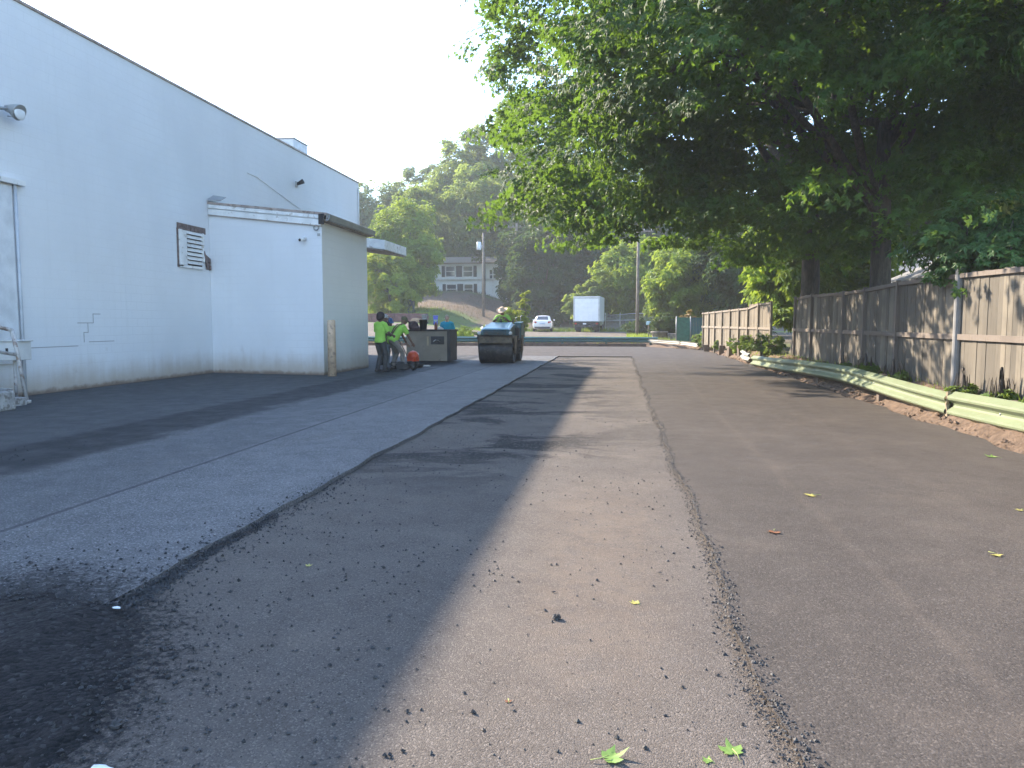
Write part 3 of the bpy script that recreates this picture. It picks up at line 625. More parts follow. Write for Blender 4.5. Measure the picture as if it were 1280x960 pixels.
# far white house on the bank
def house(name, label, x0, x1, y0, depth, z0, eave, ridge, wins, mw, mr, siding=None, axis='x', cat='house'):
    e = empty(name, ((x0 + x1) / 2, y0, z0), 0, label, cat); w = (x1 - x0) / 2; h = eave - z0; rz_ = ridge - z0
    v = MB()
    if axis == 'x': v.prism([(0, -1.5), (depth, -1.5), (depth, h), (depth / 2, rz_ - .15), (0, h)], -w, w, 'x')
    else: v.prism([(-w, -1.5), (w, -1.5), (w, h), (0, rz_ - .15), (-w, h)], 0, depth, 'y')
    v.build('wall', mw, e)
    r = MB(); t = .18; o = .45
    if axis == 'x':
        s = (rz_ - h) / (depth / 2)
        r.prism([(-o, h - o * s), (depth / 2, rz_), (depth + o, h - o * s), (depth + o, h - o * s + t), (depth / 2, rz_ + t), (-o, h - o * s + t)], -w - o, w + o, 'x')
    else:
        s = (rz_ - h) / w
        r.prism([(-w - o, h - o * s), (0, rz_), (w + o, h - o * s), (w + o, h - o * s + t), (0, rz_ + t), (-w - o, h - o * s + t)], -o, depth + o, 'y')
    r.build('roof', mr, e)
    for (cx, cz, ww, wh, sh) in wins:
        f = MB(); cx -= (x0 + x1) / 2; cz -= z0
        for s_ in (-1, 1): f.span((cx + s_ * ww / 2 - .06, -.07, cz - wh / 2), (cx + s_ * ww / 2 + .06, -.003, cz + wh / 2))
        for s_ in (-1, 0, 1): f.span((cx - ww / 2 + .061, -.065, cz + s_ * wh / 2 - .05), (cx + ww / 2 - .061, -.003, cz + s_ * wh / 2 + .05))
        f = f.build('window', M_trimw, e)
        p = MB(); p.span((cx - ww / 2, -.04, cz - wh / 2), (cx + ww / 2, -.01, cz + wh / 2)); p.build('pane', glass_dark_m, f)
        if sh:
            for s_ in (-1, 1):
                q = MB(); q.span((cx + s_ * (ww / 2 + .38) - .25, -.06, cz - wh / 2 - .05), (cx + s_ * (ww / 2 + .38) + .25, -.003, cz + wh / 2 + .05)); q.build('shutter', M_shut, e)
    return e
glass_dark_m = glass_dark('window_glass', (.05, .06, .07)); M_shut = paint('dark_shutter', (.03, .035, .035), .6)
M_siding, nt_, b_ = new_mat('white_clapboard'); wv = nt_.nodes.new('ShaderNodeTexWave'); wv.bands_direction = 'Z'; wv.wave_profile = 'SAW'; wv.inputs['Scale'].default_value = 1.6; nt_.links.new(coords(nt_), wv.inputs['Vector'])
nt_.links.new(mixc(nt_, ramp(nt_, wv.outputs['Fac'], 0, .12, .5, 0), (.78, .8, .78), (.4, .42, .42)), b_.inputs['Base Color']); b_.inputs['Roughness'].default_value = .6
M_shingle = paint('tan_shingle', (.30, .25, .2), .9, var=.2, nscale=20)
hz0 = H(-22, 114)
hs = house('split_level_house', 'white two storey house with dark shutters on the bank behind the trees', -27.8, -15.5, 113, 9, 5.35, 10.35, 11.5,
   [(-25.35, 9.15, 1.45, 1.55, 1), (-22.85 + .15, 9.15, 1.45, 1.55, 1), (-25.2, 6.5, 1.5, 1.45, 1), (-22.6, 6.5, 1.35, 1.45, 1), (-18.8, 8.6, 1.2, 1.5, 0)], M_siding, M_shingle)
v = MB(); v.span((-5.7, -.5, 2.55), (5.7, -.004, 2.68)); v.build('storey_band', M_trimw, hs)
for q_ in (-6.05, 2.7):
    v = MB(); v.span((q_, -.10, 0.0), (q_ + .15, -.004, 5.0)); v.build('corner_board', M_trimw, hs)
M_cream = paint('cream_siding', (.6, .56, .47), .6, var=.06); M_greyroof = paint('grey_shingle', (.2, .2, .2), .9)
house('neighbour_house', 'cream sided gabled house whose grey eave shows above the fence at the right', 10.45, 19.5, 22, 9, .5, 3.05, 5.0, [(15, 1.9, 1.2, 1.2, 0)], M_cream, M_greyroof, axis='y')
house('white_outbuilding', 'white outbuilding glimpsed between the trunks behind the fence', 12.6, 18.0, 39, 7, .4, 3.9, 5.2, [(14.0, 2.4, 1.0, 1.1, 0)], M_siding, M_greyroof)
# ================================================================ FENCES, RAILS
M_board = wood('weathered_fence_board', (.085, .074, .058), (.19, .163, .122))
M_board2 = wood('tan_fence_board', (.118, .097, .07), (.195, .16, .112))
M_fpost = wood('fence_post_wood', (.15, .122, .1), (.19, .155, .125))
M_fgrey = paint('grey_fence_post', (.24, .23, .215), .7, var=.15)
def wood_fence(name, label, a, b, htop, post_t, mat, mat_post, lean=None, base=lambda t: .42, grey=(), top=None):
    a = Vector((*a, 0)); b = Vector((*b, 0)); L = (b - a).length; d = (b - a) / L; ang = math.atan2(d.y, d.x)
    e = empty(name, (a.x, a.y, 0), ang, label, 'fence')       # local x runs along the fence, -y is the street side... chosen by caller
    cuts = sorted(set([0] + list(post_t) + [L]))
    for p0, p1 in zip(cuts[:-1], cuts[1:]):
        if p1 - p0 < .3: continue
        v = MB(); x = p0 + .01
        while x < p1 - .05:
            w = min(.142, p1 - x - .004); z0 = base(x) + random.uniform(-.02, .02); z1 = (top(x) if top else htop) + random.uniform(-.02, .012); y = random.uniform(-.004, .004); r = random.uniform(-.008, .008)
            sh = lean(x) if lean else 0; sh2 = lean(x + w) if lean else 0
            v.add([(x, y, z0), (x + w, y, z0), (x + w, y + .02, z0), (x, y + .02, z0), (x + r - sh, y, z1), (x + w + r - sh2, y, z1), (x + w + r - sh2, y + .02, z1), (x + r - sh, y + .02, z1)],
                  [(0, 3, 2, 1), (4, 5, 6, 7), (0, 1, 5, 4), (1, 2, 6, 5), (2, 3, 7, 6), (3, 0, 4, 7)])
            x += .142 + random.choice((.004, .006, .009))
        v.build('board_panel', mat, e)
        zc = lambda x: (top(x) if top else htop)
        for zz, hh in ((None, .07), (1.27, .09)):
            v = MB(); x1 = p1 - (lean(p1) if lean else 0) * (.5 if zz else 1); x0_ = p0 - (lean(p0) if lean else 0) * (.5 if zz else 1)
            v.beam((x0_ + .06, S_ * .045, (zz or zc(p0) - .05)), (x1 - .06, S_ * .045, (zz or zc(p1) - .05)), .05, hh); v.build('rail', mat_post, e)
    for t in post_t:
        big = t in grey
        v = MB(); zt = (top(t) if top else htop) + (.05 if big else .0)
        v.tube([(0, S_ * .05, 0.0), (0, S_ * .05, zt + .01), (0, S_ * .05, zt + .02)], [.062, .062, .05] if big else [.058, .058, .05], 4 if not big else 12, hint=(1, 1, 0), smooth=False)
        o = v.build('post', M_fgrey if big else mat_post, e, .004); o.location = (t, 0, 0)
    return e
S_ = 1   # local +y is the lot side when the fence is walked away from the camera
near_len = math.hypot(.25, 22.5)
wood_fence('wooden_fence', 'tall weathered grey-brown board fence running along the right mat, nearest one', (5.3, 3.6), (5.55, 26.1), 2.29,
   [2.2, 4.6, 7.05, 9.5, 12.3, 14.4, 16.1, 19.4, 21.6], M_board, M_fpost, lean=lambda x: max(0, x - 20.6) * -.0 + (max(0, x - 20.8) * .7), base=lambda x: .40, grey=(9.5,),
   top=lambda x: 2.28 + .03 * math.sin(x * .7) )
wood_fence('wooden_fence', 'sunlit tan board fence with many posts beyond the gap, farther one', (5.66, 29.3), (4.35, 41.5), 2.24, [.25, 1.9, 3.4, 4.8, 6.3, 7.8, 9.3, 10.6, 11.9], M_board2, wood('tan_fence_post', (.18, .15, .115), (.24, .2, .155)),
   base=lambda x: .36 - .01 * x, top=lambda x: (2.28 if x < 3.4 else 2.16) - .012 * x)

# green privacy screen panels at the end of the fence
M_gscreen = paint('green_mesh_screen', (.045, .16, .115), .6, var=.2, nscale=6); M_gslat = paint('teal_slats', (.05, .13, .14), .5)
g = empty('privacy_screen', (3.95, 44.6, H(3.95, 44.6)), 0, 'green fabric and slat screen at the far end of the tan fence', 'screen fence')
v = MB(); v.span((-.75, 0, .12), (.03, .02, 1.5)); v.build('mesh_panel', M_gscreen, g)
v = MB()
for k in range(9):
    x = .08 + k * .085; v.box((x, -.02 - .22 * (x - .05), .8), (.075, .012, 1.38), (0, 0, R(-12)))
v.build('slat_panel', M_gslat, g)
for x, y in ((-.75, -.04), (.04, -.04), (.86, -.24)):
    v = MB(); v.cyl((x, y, 0), (x, y, 1.56), .03, 10); v.build('post', M_galv, g)

def W(h=.32, d=.085, t=.005):
    f = [(0, -.5), (.25, -.46), (.95, -.33), (1, -.27), (.95, -.2), (.3, -.07), (.22, 0), (.3, .07), (.95, .2), (1, .27), (.95, .33), (.25, .46), (0, .5)]
    f = [(a * d, b * h) for a, b in f]; return f + [(a - t, b) for a, b in reversed(f)]
def guard_rail(name, label, path, hgt, mat, mpost, posts, jit=0.0, seed=1, depth=.085, cat='guardrail', group=None, wood_post=False):
    rs = np.random.default_rng(seed); P0 = Vector(path[0])
    # resample
    pts = []
    for a, b in zip(path[:-1], path[1:]):
        a = Vector(a); b = Vector(b); n = max(2, int((b - a).length / .22))
        pts += [a.lerp(b, i / n) for i in range(n)]
    pts.append(Vector(path[-1]))
    e = empty(name, (P0.x, P0.y, H(P0.x, P0.y)), 0, label, cat, group); O = Vector(e.location)
    ph = rs.uniform(0, 6, 4)
    def jj(i, q):
        s = i * .22
        return (jit * (math.sin(s * 1.1 + ph[0]) + .6 * math.sin(s * 2.7 + ph[1] + q[1] * 9)), jit * .55 * (math.sin(s * .8 + ph[2]) + .5 * math.sin(s * 2.2 + ph[3])))
    v = MB(); v.sweep(W(hgt, depth), [p - O for p in pts], zjit=jj); bm_ = v.build('beam', mat, e)
    for k in posts:
        p = pts[min(len(pts) - 1, int(k * (len(pts) - 1)))]; d = (pts[min(len(pts) - 1, int(k * (len(pts) - 1)) + 1)] - pts[max(0, int(k * (len(pts) - 1)) - 1)]); d.z = 0; d.normalize(); l = Vector((-d.y, d.x, 0))
        c = p - l * .11 - O; zg = -.3
        v = MB(); v.span((c.x - .07, c.y - .07, zg), (c.x + .07, c.y + .07, c.z + hgt * .45)); v.build('post', mpost, e, .006)
        bq = p - O + l * (-.0)
        v = MB(); v.ball((bq.x + l.x * depth * .24, bq.y + l.y * depth * .24, bq.z), (.022, .022, .022), n=8); v.build('bolt', M_galv, e)
    return e
def rail_mat(name, col, rust=(.2, .1, .05), amt=.25, rough=.5):
    m, nt, b = new_mat(name); v = coords(nt); n = noise(nt, v, 2.2, 6, .65); n2 = noise(nt, coords(nt, (1, 1, .3)), 7, 6, .7)
    c = mixc(nt, ramp(nt, n, .3, .7), tuple(x * .85 for x in col), col); c = mixc(nt, ramp(nt, n2, .62 - amt * .15, .74, 0, .7), c, rust)
    nt.links.new(c, b.inputs['Base Color']); b.inputs['Roughness'].default_value = rough; return m
M_grail = rail_mat('pale_green_rail_paint', (.19, .225, .125), (.15, .11, .065), .42); M_teal = rail_mat('teal_rail_paint', (.035, .12, .125), (.03, .05, .05), .3, .4)
M_wpost = wood('rail_post_wood', (.12, .085, .06), (.2, .15, .11))
# path runs towards the camera... left of the path is the lot side
guard_rail('guardrail', 'pale green dented guardrail length nearest the camera along the fence', [(4.93, 3.2, .36), (4.95, 8.0, .36), (4.90, 11.95, .29)], .40, M_grail, M_wpost, (.1, .35, .6, .85), .005, 3, .11, group='guardrail lengths along the fence')
guard_rail('guardrail', 'pale green bent guardrail length starting at the torn joint by the grey fence post', [(4.86, 12.0, .28), (4.68, 16.3, .42), (4.66, 20.0, .36), (4.62, 24.0, .25), (4.66, 27.6, .16)], .36, M_grail, M_wpost, (.2, .45, .7, .95), .007, 5, .10, group='guardrail lengths along the fence')
guard_rail('guardrail', 'short broken pale guardrail stub beside weeds below the gap in the fence', [(4.62, 27.9, .24), (4.60, 29.0, .24), (4.66, 30.2, .3)], .32, rail_mat('chalky_rail_paint', (.34, .34, .29), (.3, .26, .2), .35), M_wpost, (.6,), .02, 8, .09, group='guardrail lengths along the fence')
v = MB(); v.prism([(-.03, -.19), (.05, -.17), (.03, -.08), (.07, 0), (.02, .07), (.05, .17), (-.02, .2), (.0, .08), (.03, 0), (-.01, -.08)], -.13, -.095, 'x')
o = v.build('torn_splice_plate', rail_mat('rusty_splice', (.3, .24, .16), (.16, .08, .04), .5), loc=(4.93, 11.97, .29)); tag(o, 'jagged rusty splice plate at the joint of the two near guardrail lengths', 'splice plate')
guard_rail('guardrail', 'dark teal guardrail closing the far end of the lot', [(2.3, 47.2, .44), (1.2, 47.3, .44), (-4.0, 47.45, .43), (-12, 47.45, .44), (-30, 47.3, .44)], .34, M_teal, M_teal, (.02, .1, .18, .26, .34, .42, .5, .6, .7, .8, .9), .008, 9, .09)
M_chalk = rail_mat('chalky_white_rail', (.62, .58, .5), (.36, .3, .22), .3, .7)
guard_rail('fallen_guardrail', 'chalky white guardrail lying fallen on the soil at the far right corner, larger piece', [(1.5, 47.5, .42), (2.7, 45.4, .40), (3.3, 44.0, .37)], .2, M_chalk, M_wpost, (), .01, 11, .12, cat='guardrail')
guard_rail('fallen_guardrail', 'short chalky rail piece lying on the soil before the leafy plant, nearer one', [(3.35, 43.7, .36), (3.75, 42.4, .35), (4.0, 41.2, .33)], .2, M_chalk, M_wpost, (), .01, 12, .12, cat='guardrail')
lab = ['squat brown timber stub by the fallen rail, farthest of the four', 'brown timber stub standing in grass, second from the fallen rail', 'dark timber stub in grass, third from the fallen rail', 'dark timber stub half behind the weeds, nearest of the four']
for (x, y), l in zip(((4.35, 39.4), (4.72, 36.6), (4.74, 34.0), (4.86, 31.8)), lab):
    v = MB(); v.span((-.11, -.1, -.3), (.11, .1, .42)); o = v.build('timber_stub', M_wpost, bevel=.012, loc=(x, y, H(x, y))); o.rotation_euler = (0, R(random.uniform(-4, 4)), R(random.uniform(-20, 20)))
    tag(o, l, 'timber stub', 'timber stubs of the missing guardrail')
v = MB(); v.box((0, 0, 0), (.09, 1.5, .05)); o = v.build('loose_board', M_fpost, loc=(5.08, 14.0, H(5.08, 14.0) + .06)); o.rotation_euler = (R(1), R(6), R(-4)); tag(o, 'short loose board lying on the soil at the foot of the fence', 'board')
# curb of timber under the far rail
v = MB(); v.sweep([(0, -.1), (.2, -.1), (.2, .14), (0, .14)], [(1.6, 47.06, .06), (-4, 47.25, .06), (-12, 47.25, .06), (-30, 47.1, .06)]); o = v.build('timber_kerb', paint('dark_old_timber', (.11, .075, .06), .9, var=.3)); tag(o, 'low dark timber kerb under the teal guardrail', 'kerb', kind='structure')

# chain link fence by the street
M_pipe = paint('silver_pipe', (.5, .52, .52), .4, .3)
cf = empty('chain_link_fence', (1.2, 73.5, H(1.2, 73.5)), 0, 'chain link fence with two silver pipe rails behind the box truck', 'fence')
for x in (-2.6, -1.2, .3, 1.9, 3.4):
    v = MB(); v.cyl((x, 0, -.2), (x, 0, 1.75), .035, 8); v.build('post', M_pipe, cf)
for z, dz in ((1.6, .12), (1.05, .05)):
    v = MB(); v.tube([(-2.6, -.05, z - dz), (.3, -.05, z + dz), (3.4, -.05, z)], .035, 8); v.build('pipe_rail', M_pipe, cf)
mm, nt, b = new_mat('chain_link_wire'); wv1 = nt.nodes.new('ShaderNodeTexWave'); wv1.bands_direction = 'DIAGONAL'; wv1.inputs['Scale'].default_value = 9; nt.links.new(coords(nt), wv1.inputs['Vector'])
wv2 = nt.nodes.new('ShaderNodeTexWave'); wv2.bands_direction = 'DIAGONAL'; wv2.inputs['Scale'].default_value = 9; nt.links.new(coords(nt, (-1, 1, 1)), wv2.inputs['Vector'])
mx = mth(nt, 'MAXIMUM', wv1.outputs['Fac'], wv2.outputs['Fac']); al = ramp(nt, mx, .9, .95); b.inputs['Base Color'].default_value = (.35, .36, .36, 1); nt.links.new(al, b.inputs['Alpha'])
v = MB(); v.add([(-2.6, 0, 0), (3.4, 0, 0), (3.4, 0, 1.6), (-2.6, 0, 1.6)], [(0, 1, 2, 3)]); v.build('wire_mesh', mm, cf)

# utility poles
M_pole = bark('utility_pole_wood', (.30, .25, .2))
def upole(x, y, h, label, transformer=False, r=.16, arm=True):
    e = empty('utility_pole', (x, y, H(x, y)), 0, label, 'utility pole', 'utility poles along the street')
    v = MB(); v.tube([(0, 0, -.5), (0, 0, h)], [r, r * .65], 12); v.build('pole', M_pole, e)
    if arm:
        v = MB(); v.beam((-1.1, -.14, h - .5), (1.1, -.14, h - .5), .1, .12); v.build('crossarm', M_pole, e)
        for xx in (-1, -.45, .45, 1):
            v = MB(); v.lathe([(.001, 0), (.035, 0), (.055, .05), (.035, .1), (.05, .14), (.001, .17)], (xx, -.14, h - .44), 'z', 10); v.build('insulator', M_galv, e)
    if transformer:
        v = MB(); v.lathe([(.001, 0), (.26, 0), (.28, .05), (.28, .85), (.22, .93), (.001, .95)], (-.5, -.05, h - 2.0), 'z', 16); t = v.build('transformer', paint('transformer_grey', (.6, .63, .66), .4), e)
        for xx in (-.12, .12):
            v = MB(); v.lathe([(.001, 0), (.04, 0), (.03, .15), (.001, .18)], (-.5 + xx, -.05, h - 1.06), 'z', 8); v.build('bushing', M_galv, t)
        v = MB(); v.beam((-.3, -.05, h - 1.6), (-.1, 0, h - 1.6), .06, .3); v.build('bracket', M_galv, e)
upole(-16.2, 90, 9.9, 'wooden pole with pale transformer can in front of the white house', True, .17, False)
upole(1.33, 60, 8.5, 'slim grey pole standing in the grass right of the box truck', False, .14)
upole(-13.0, 96, 11, 'thick wooden pole half hidden among dark trees behind the roller', False, .24)

# ================================================================ VEHICLES
def wheel(name, parent, c, r, w, axis='x'):
    v = MB(); v.lathe([(r * .62, -w / 2), (r * .93, -w / 2), (r, -w * .3), (r, w * .3), (r * .93, w / 2), (r * .62, w / 2)], (0, 0, 0), 'x', 28)
    o = v.build(name, M_tyre, parent); o.location = c
    v = MB(); v.lathe([(.001, -w * .2), (r * .2, -w * .42), (r * .5, -w * .36), (r * .61, -w * .48), (r * .62, 0), (r * .61, w * .48), (r * .5, w * .36), (r * .2, w * .42), (.001, w * .2)], (0, 0, 0), 'x', 20); v.build('rim', M_rim, o)
    return o
M_tyre = paint('black_tyre', (.02, .02, .02), .8); M_rim = paint('alloy_rim', (.4, .4, .41), .35, .7)
M_carw = paint('white_car_paint', (.74, .73, .7), .25, var=.03, coat=.6); M_tail = paint('red_tail_light', (.35, .02, .015), .2); M_bumper = paint('dark_bumper', (.05, .05, .055), .6)
# sedan seen from behind: local -y is the rear
car = empty('parked_car', (-7.15, 71.6, H(-7.15, 71.6) + .03), R(3), 'white sedan parked on the dusty street, seen from behind', 'car')
def loft(sections, n_close=True):
    """sections: list of (y, [(x,z) half outline from the bottom to the top centre]) mirrored"""
    v = MB(); vs = []; fs = []; k = None
    for y, half in sections:
        full = half + [(-x, z) for x, z in reversed(half) if x > 1e-6]
        k = len(full); vs += [(x, y, z) for x, z in full]
    for i in range(len(sections) - 1):
        for j in range(k): fs.append((i * k + j, i * k + (j + 1) % k, (i + 1) * k + (j + 1) % k, (i + 1) * k + j))
    fs += [tuple(range(k)), tuple((len(sections) - 1) * k + j for j in reversed(range(k)))]
    v.add(vs, fs, 0, True); return v
def sec(w, zb, zs, zt): return [(w * .88, zb), (w * .97, zb + .12), (w, (zb + zs) / 2 + .05), (w * .97, zs), (w * .86, zt - .02), (w * .45, zt), (0, zt + .012)]
body = loft([(-2.32, sec(.78, .42, .78, .86)), (-2.26, sec(.86, .3, .86, .99)), (-1.9, sec(.9, .24, .9, 1.04)), (-1.2, sec(.91, .22, .9, 1.02)), (0, sec(.91, .2, .88, .98)), (1.1, sec(.91, .22, .86, .96)), (1.9, sec(.88, .24, .78, .88)), (2.3, sec(.8, .3, .66, .74)), (2.38, sec(.7, .4, .6, .66))])
ob = body.build('body', M_carw, car); 
cab = loft([(-1.75, [(.74, .98), (.72, 1.0), (.6, 1.03), (.3, 1.04), (0, 1.04)]), (-1.15, [(.76, .98), (.7, 1.22), (.6, 1.4), (.3, 1.435), (0, 1.44)]), (-.2, [(.77, .97), (.72, 1.22), (.6, 1.43), (.3, 1.475), (0, 1.48)]), (.45, [(.77, .95), (.72, 1.2), (.58, 1.40), (.3, 1.44), (0, 1.445)]), (1.2, [(.74, .9), (.7, .95), (.6, .97), (.3, .985), (0, .99)])])
cab.build('cabin', M_carw, car)
v = MB(); v.add([(-.52, -1.715, 1.075), (.52, -1.715, 1.075), (.46, -1.235, 1.395), (-.46, -1.235, 1.395), (-.52, -1.69, 1.06), (.52, -1.69, 1.06), (.46, -1.21, 1.38), (-.46, -1.21, 1.38)], [(0, 1, 2, 3), (4, 7, 6, 5), (0, 4, 5, 1), (1, 5, 6, 2), (2, 6, 7, 3), (3, 7, 4, 0)]); v.build('rear_window', glass_dark_m, car)
for s in (-1, 1):
    v = MB(); v.box((s * .66, -2.265, .84), (.3, .12, .17), (0, 0, R(s * 14))); v.build('tail_light', M_tail, car, .02)
    v = MB(); v.prism([(-1.3, 1.08), (.9, 1.06), (.4, 1.34), (-.1, 1.38), (-.95, 1.34)], s * .715, s * .745, 'x'); v.build('side_window', glass_dark_m, car)
    v = MB(); v.ball((s * .98, .75, 1.05), (.1, .08, .07)); v.build('mirror', M_carw, car)
    for yy in (-1.45, 1.45): wheel('wheel', car, (s * .8, yy, .32), .32, .2)
v = MB(); v.span((-.26, -2.352, .66), (.26, -2.335, .78)); v.build('number_plate', paint('blue_white_plate', (.42, .5, .62), .4), car)
v = MB(); v.span((-.7, -2.345, .3), (.7, -2.2, .44)); v.build('bumper_valance', M_bumper, car, .02)
# box truck from behind
tr = empty('box_truck', (-2.98, 68.6, H(-2.98, 68.6) + .03), R(-4), 'white box truck parked on the street with its closed rear door facing us', 'truck')
M_box = paint('white_truck_box', (.76, .77, .78), .4, var=.04); M_boxd = paint('truck_door_white', (.83, .85, .87), .35, var=.04)
v = MB(); v.span((-1.18, 0, .95), (1.18, 4.6, 3.2)); v.build('cargo_box', M_box, tr, .03)
M_frame = paint('truck_frame_grey', (.55, .55, .54), .5); M_under = paint('truck_underside_black', (.025, .025, .025), .7)
v = MB()
for s in (-1, 1): v.span((s * 1.18 - .05 * (s > 0) - .0, -.05, .95), (s * 1.18 + .05 * (s < 0), -.003, 3.2)) if False else v.span((s * 1.12 - .055, -.05, .96), (s * 1.12 + .055, -.003, 3.0))
v.span((-1.175, -.05, 3.003), (1.175, -.003, 3.19)); v.build('door_surround', M_frame, tr, .008)
v = MB()
for k in range(5): v.span((-1.06, -.03, .98 + k * .404), (1.06, -.004, .98 + k * .404 + .40))
v.build('roll_door', M_boxd, tr, .006)
v = MB(); v.span((-1.12, -.12, .62), (1.12, .1, .94)); v.build('rear_sill', M_under, tr, .01)
for s in (-1, 1):
    v = MB(); v.span((s * .82 - .3, .45, .2), (s * .82 + .3, .47, .9)); v.build('mud_flap', M_under, tr)
v = MB(); v.span((-.9, -.3, .48), (.9, -.16, .6)); v.span((-.75, -.2, .55), (-.65, .2, .7)); v.span((.65, -.2, .55), (.75, .2, .7)); v.build('step_bumper', M_bumper, tr, .01)
for s in (-1, 1):
    v = MB(); v.span((s * .95 - .1, -.135, .7), (s * .95 + .1, -.121, .84)); v.build('tail_light', M_tail, tr)
    wheel('wheel', tr, (s * .85, 1.1, .4), .4, .42); wheel('wheel', tr, (s * .85, 5.3, .4), .4, .26)
v = MB(); v.span((-.4, .1, .55), (-.28, 6.3, .75)); v.span((.28, .1, .55), (.4, 6.3, .75)); v.build('chassis', M_bumper, tr)
v = loft([(4.7, sec(1.0, .6, 1.4, 2.2)), (5.6, sec(1.0, .5, 1.4, 2.2)), (5.9, sec(1.0, .5, 1.3, 1.6)), (6.4, sec(.95, .55, 1.1, 1.35))]); v.build('cab', M_box, tr)
v = MB(); v.span((-.3, -.137, .7), (.0, -.121, .82)); v.build('number_plate', M_box, tr)

# tandem roller facing the camera (local -y is the front)
ro = empty('road_roller', (-4.36, 27.05, .042), R(0), 'teal ride-on double drum roller facing us on the left mat', 'roller')
M_rt = paint('teal_roller_paint', (.02, .085, .10), .4, var=.12, dirt=(.06, .055, .05), dirt_amt=.25, coat=.1, spec=.4); M_rd = paint('roller_dark_steel', (.03, .027, .025), .55, .3, var=.3, dirt=(.08, .07, .06), dirt_amt=.3)
M_ry = paint('grimy_yoke', (.13, .095, .055), .6, var=.25, dirt=(.05, .04, .03), dirt_amt=.4); M_hood = paint('teal_hood_with_sky_tint', (.26, .40, .46), .25, var=.08, coat=.2)  # hood colour lightened from the body teal to carry the sky's reflection
for y, nm in ((0, 'drum'), (1.95, 'drum')):
    v = MB(); v.lathe([(.06, -.58), (.36, -.58), (.37, -.61), (.42, -.62), (.44, -.61), (.45, -.58), (.45, .58), (.44, .61), (.42, .62), (.37, .61), (.36, .58), (.06, .58)], (0, y, .45), 'x', 48)
    dr = v.build(nm, M_rd, ro)
    for s in (-1, 1):
        v = MB(); v.lathe([(.001, s * .60), (.12, s * .60), (.12, s * .58), (.001, s * .58)], (0, y, .45), 'x', 16); v.build('hub', M_ry, dr)
    v = MB(); v.box((0, y + (-.40 if y < 1 else .40), .80), (1.16, .05, .09), (R(-30 if y < 1 else 30), 0, 0)); v.build('scraper', M_rd, ro)
    for s in (-1, 1):
        v = MB(); v.prism([(y - .12, .35), (y + .12, .35), (y + .34, .98), (y - .34, .98)], s * .635, s * .675, 'x'); v.build('yoke_arm', M_ry, ro, .006)
v = MB(); v.span((-.66, -.42, .78 + .12), (.66, .42, .98)); v.span((-.60, -.52, .72), (.60, -.435, .95)); v.build('front_frame', M_ry, ro, .01)
v = MB(); v.prism([(-.56, .985), (.98, .985), (1.02, 1.40), (.55, 1.38), (-.46, 1.20), (-.56, 1.12)], -.52, .52, 'x'); v.build('engine_body', M_rt, ro, .03)
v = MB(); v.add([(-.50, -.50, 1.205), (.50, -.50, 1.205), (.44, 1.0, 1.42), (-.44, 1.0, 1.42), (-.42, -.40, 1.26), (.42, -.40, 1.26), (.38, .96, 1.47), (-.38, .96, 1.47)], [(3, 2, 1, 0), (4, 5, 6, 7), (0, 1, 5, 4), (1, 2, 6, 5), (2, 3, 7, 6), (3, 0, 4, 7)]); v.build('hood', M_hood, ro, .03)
v = MB()
for k in range(5): v.box((0, -.572, 1.02 + k * .036), (.72, .02, .016))
v.span((-.4, -.575, 1.0), (-.38, -.561, 1.19)); v.span((.38, -.575, 1.0), (.4, -.561, 1.19)); v.build('grille', M_rd, ro)
for s in (-1, 1):
    v = MB(); v.lathe([(.001, .03), (.05, .025), (.065, 0), (.06, -.05), (.001, -.06)], (s * .56, -.56, 1.08), 'y', 14); v.build('headlight', paint('lamp_glass', (.55, .55, .52), .15), ro)
v = MB(); v.tube([(-.62, -.56, .90), (-.62, -.62, 1.0), (.62, -.62, 1.0), (.62, -.56, .90)], .022, 8); v.build('bumper_bar', M_rd, ro)
v = MB(); v.span((-.62, 1.02, .80), (.62, 1.55, .88)); v.build('platform', M_rd, ro, .01)
v = MB(); v.span((-.36, 1.3, .885), (.30, 1.8, 1.02)); v.span((-.33, 1.3, 1.025), (.27, 1.74, 1.10)); v.box((-.03, 1.8, 1.3), (.6, .1, .42), (R(-8), 0, 0)); v.build('seat', paint('black_vinyl', (.025, .025, .026), .5), ro, .03)
v = MB(); v.tube([(-.03, .98, 1.38), (-.03, 1.06, 1.56)], .03, 8); v.build('steering_column', M_rd, ro)
v = MB()
n = 24; cc = Vector((-.03, 1.07, 1.58)); ax = Vector((0, -.45, .9)).normalized(); px_ = Vector((1, 0, 0)); py_ = ax.cross(px_)
v.tube([cc + px_ * .19 * math.cos(2 * math.pi * k / n) + py_ * .19 * math.sin(2 * math.pi * k / n) for k in range(n + 1)], .016, 8)
for k in (0, 1, 2): v.tube([cc, cc + px_ * .19 * math.cos(2.1 * k) + py_ * .19 * math.sin(2.1 * k)], .012, 6)
v.build('steering_wheel', M_rd, ro)
v = MB(); v.prism([(1.56, .86), (2.4, .86), (2.45, 1.3), (2.3, 1.5), (1.62, 1.45)], .36, .66, 'x'); v.build('side_tank', M_rt, ro, .03)
v = MB(); v.prism([(1.9, .86), (2.4, .86), (2.45, 1.2), (2.3, 1.25), (1.95, 1.22)], -.66, .355, 'x'); v.build('rear_body', M_rt, ro, .03)
for pts_ in ([(.48, 1.62, 1.46), (.46, 1.5, 1.62), (.52, 1.5, 1.66)], [(.6, 1.9, 1.5), (.6, 1.85, 1.68), (.66, 1.85, 1.73)]):
    v = MB(); v.tube(pts_, .015, 6); v.build('lever', M_galv, ro)
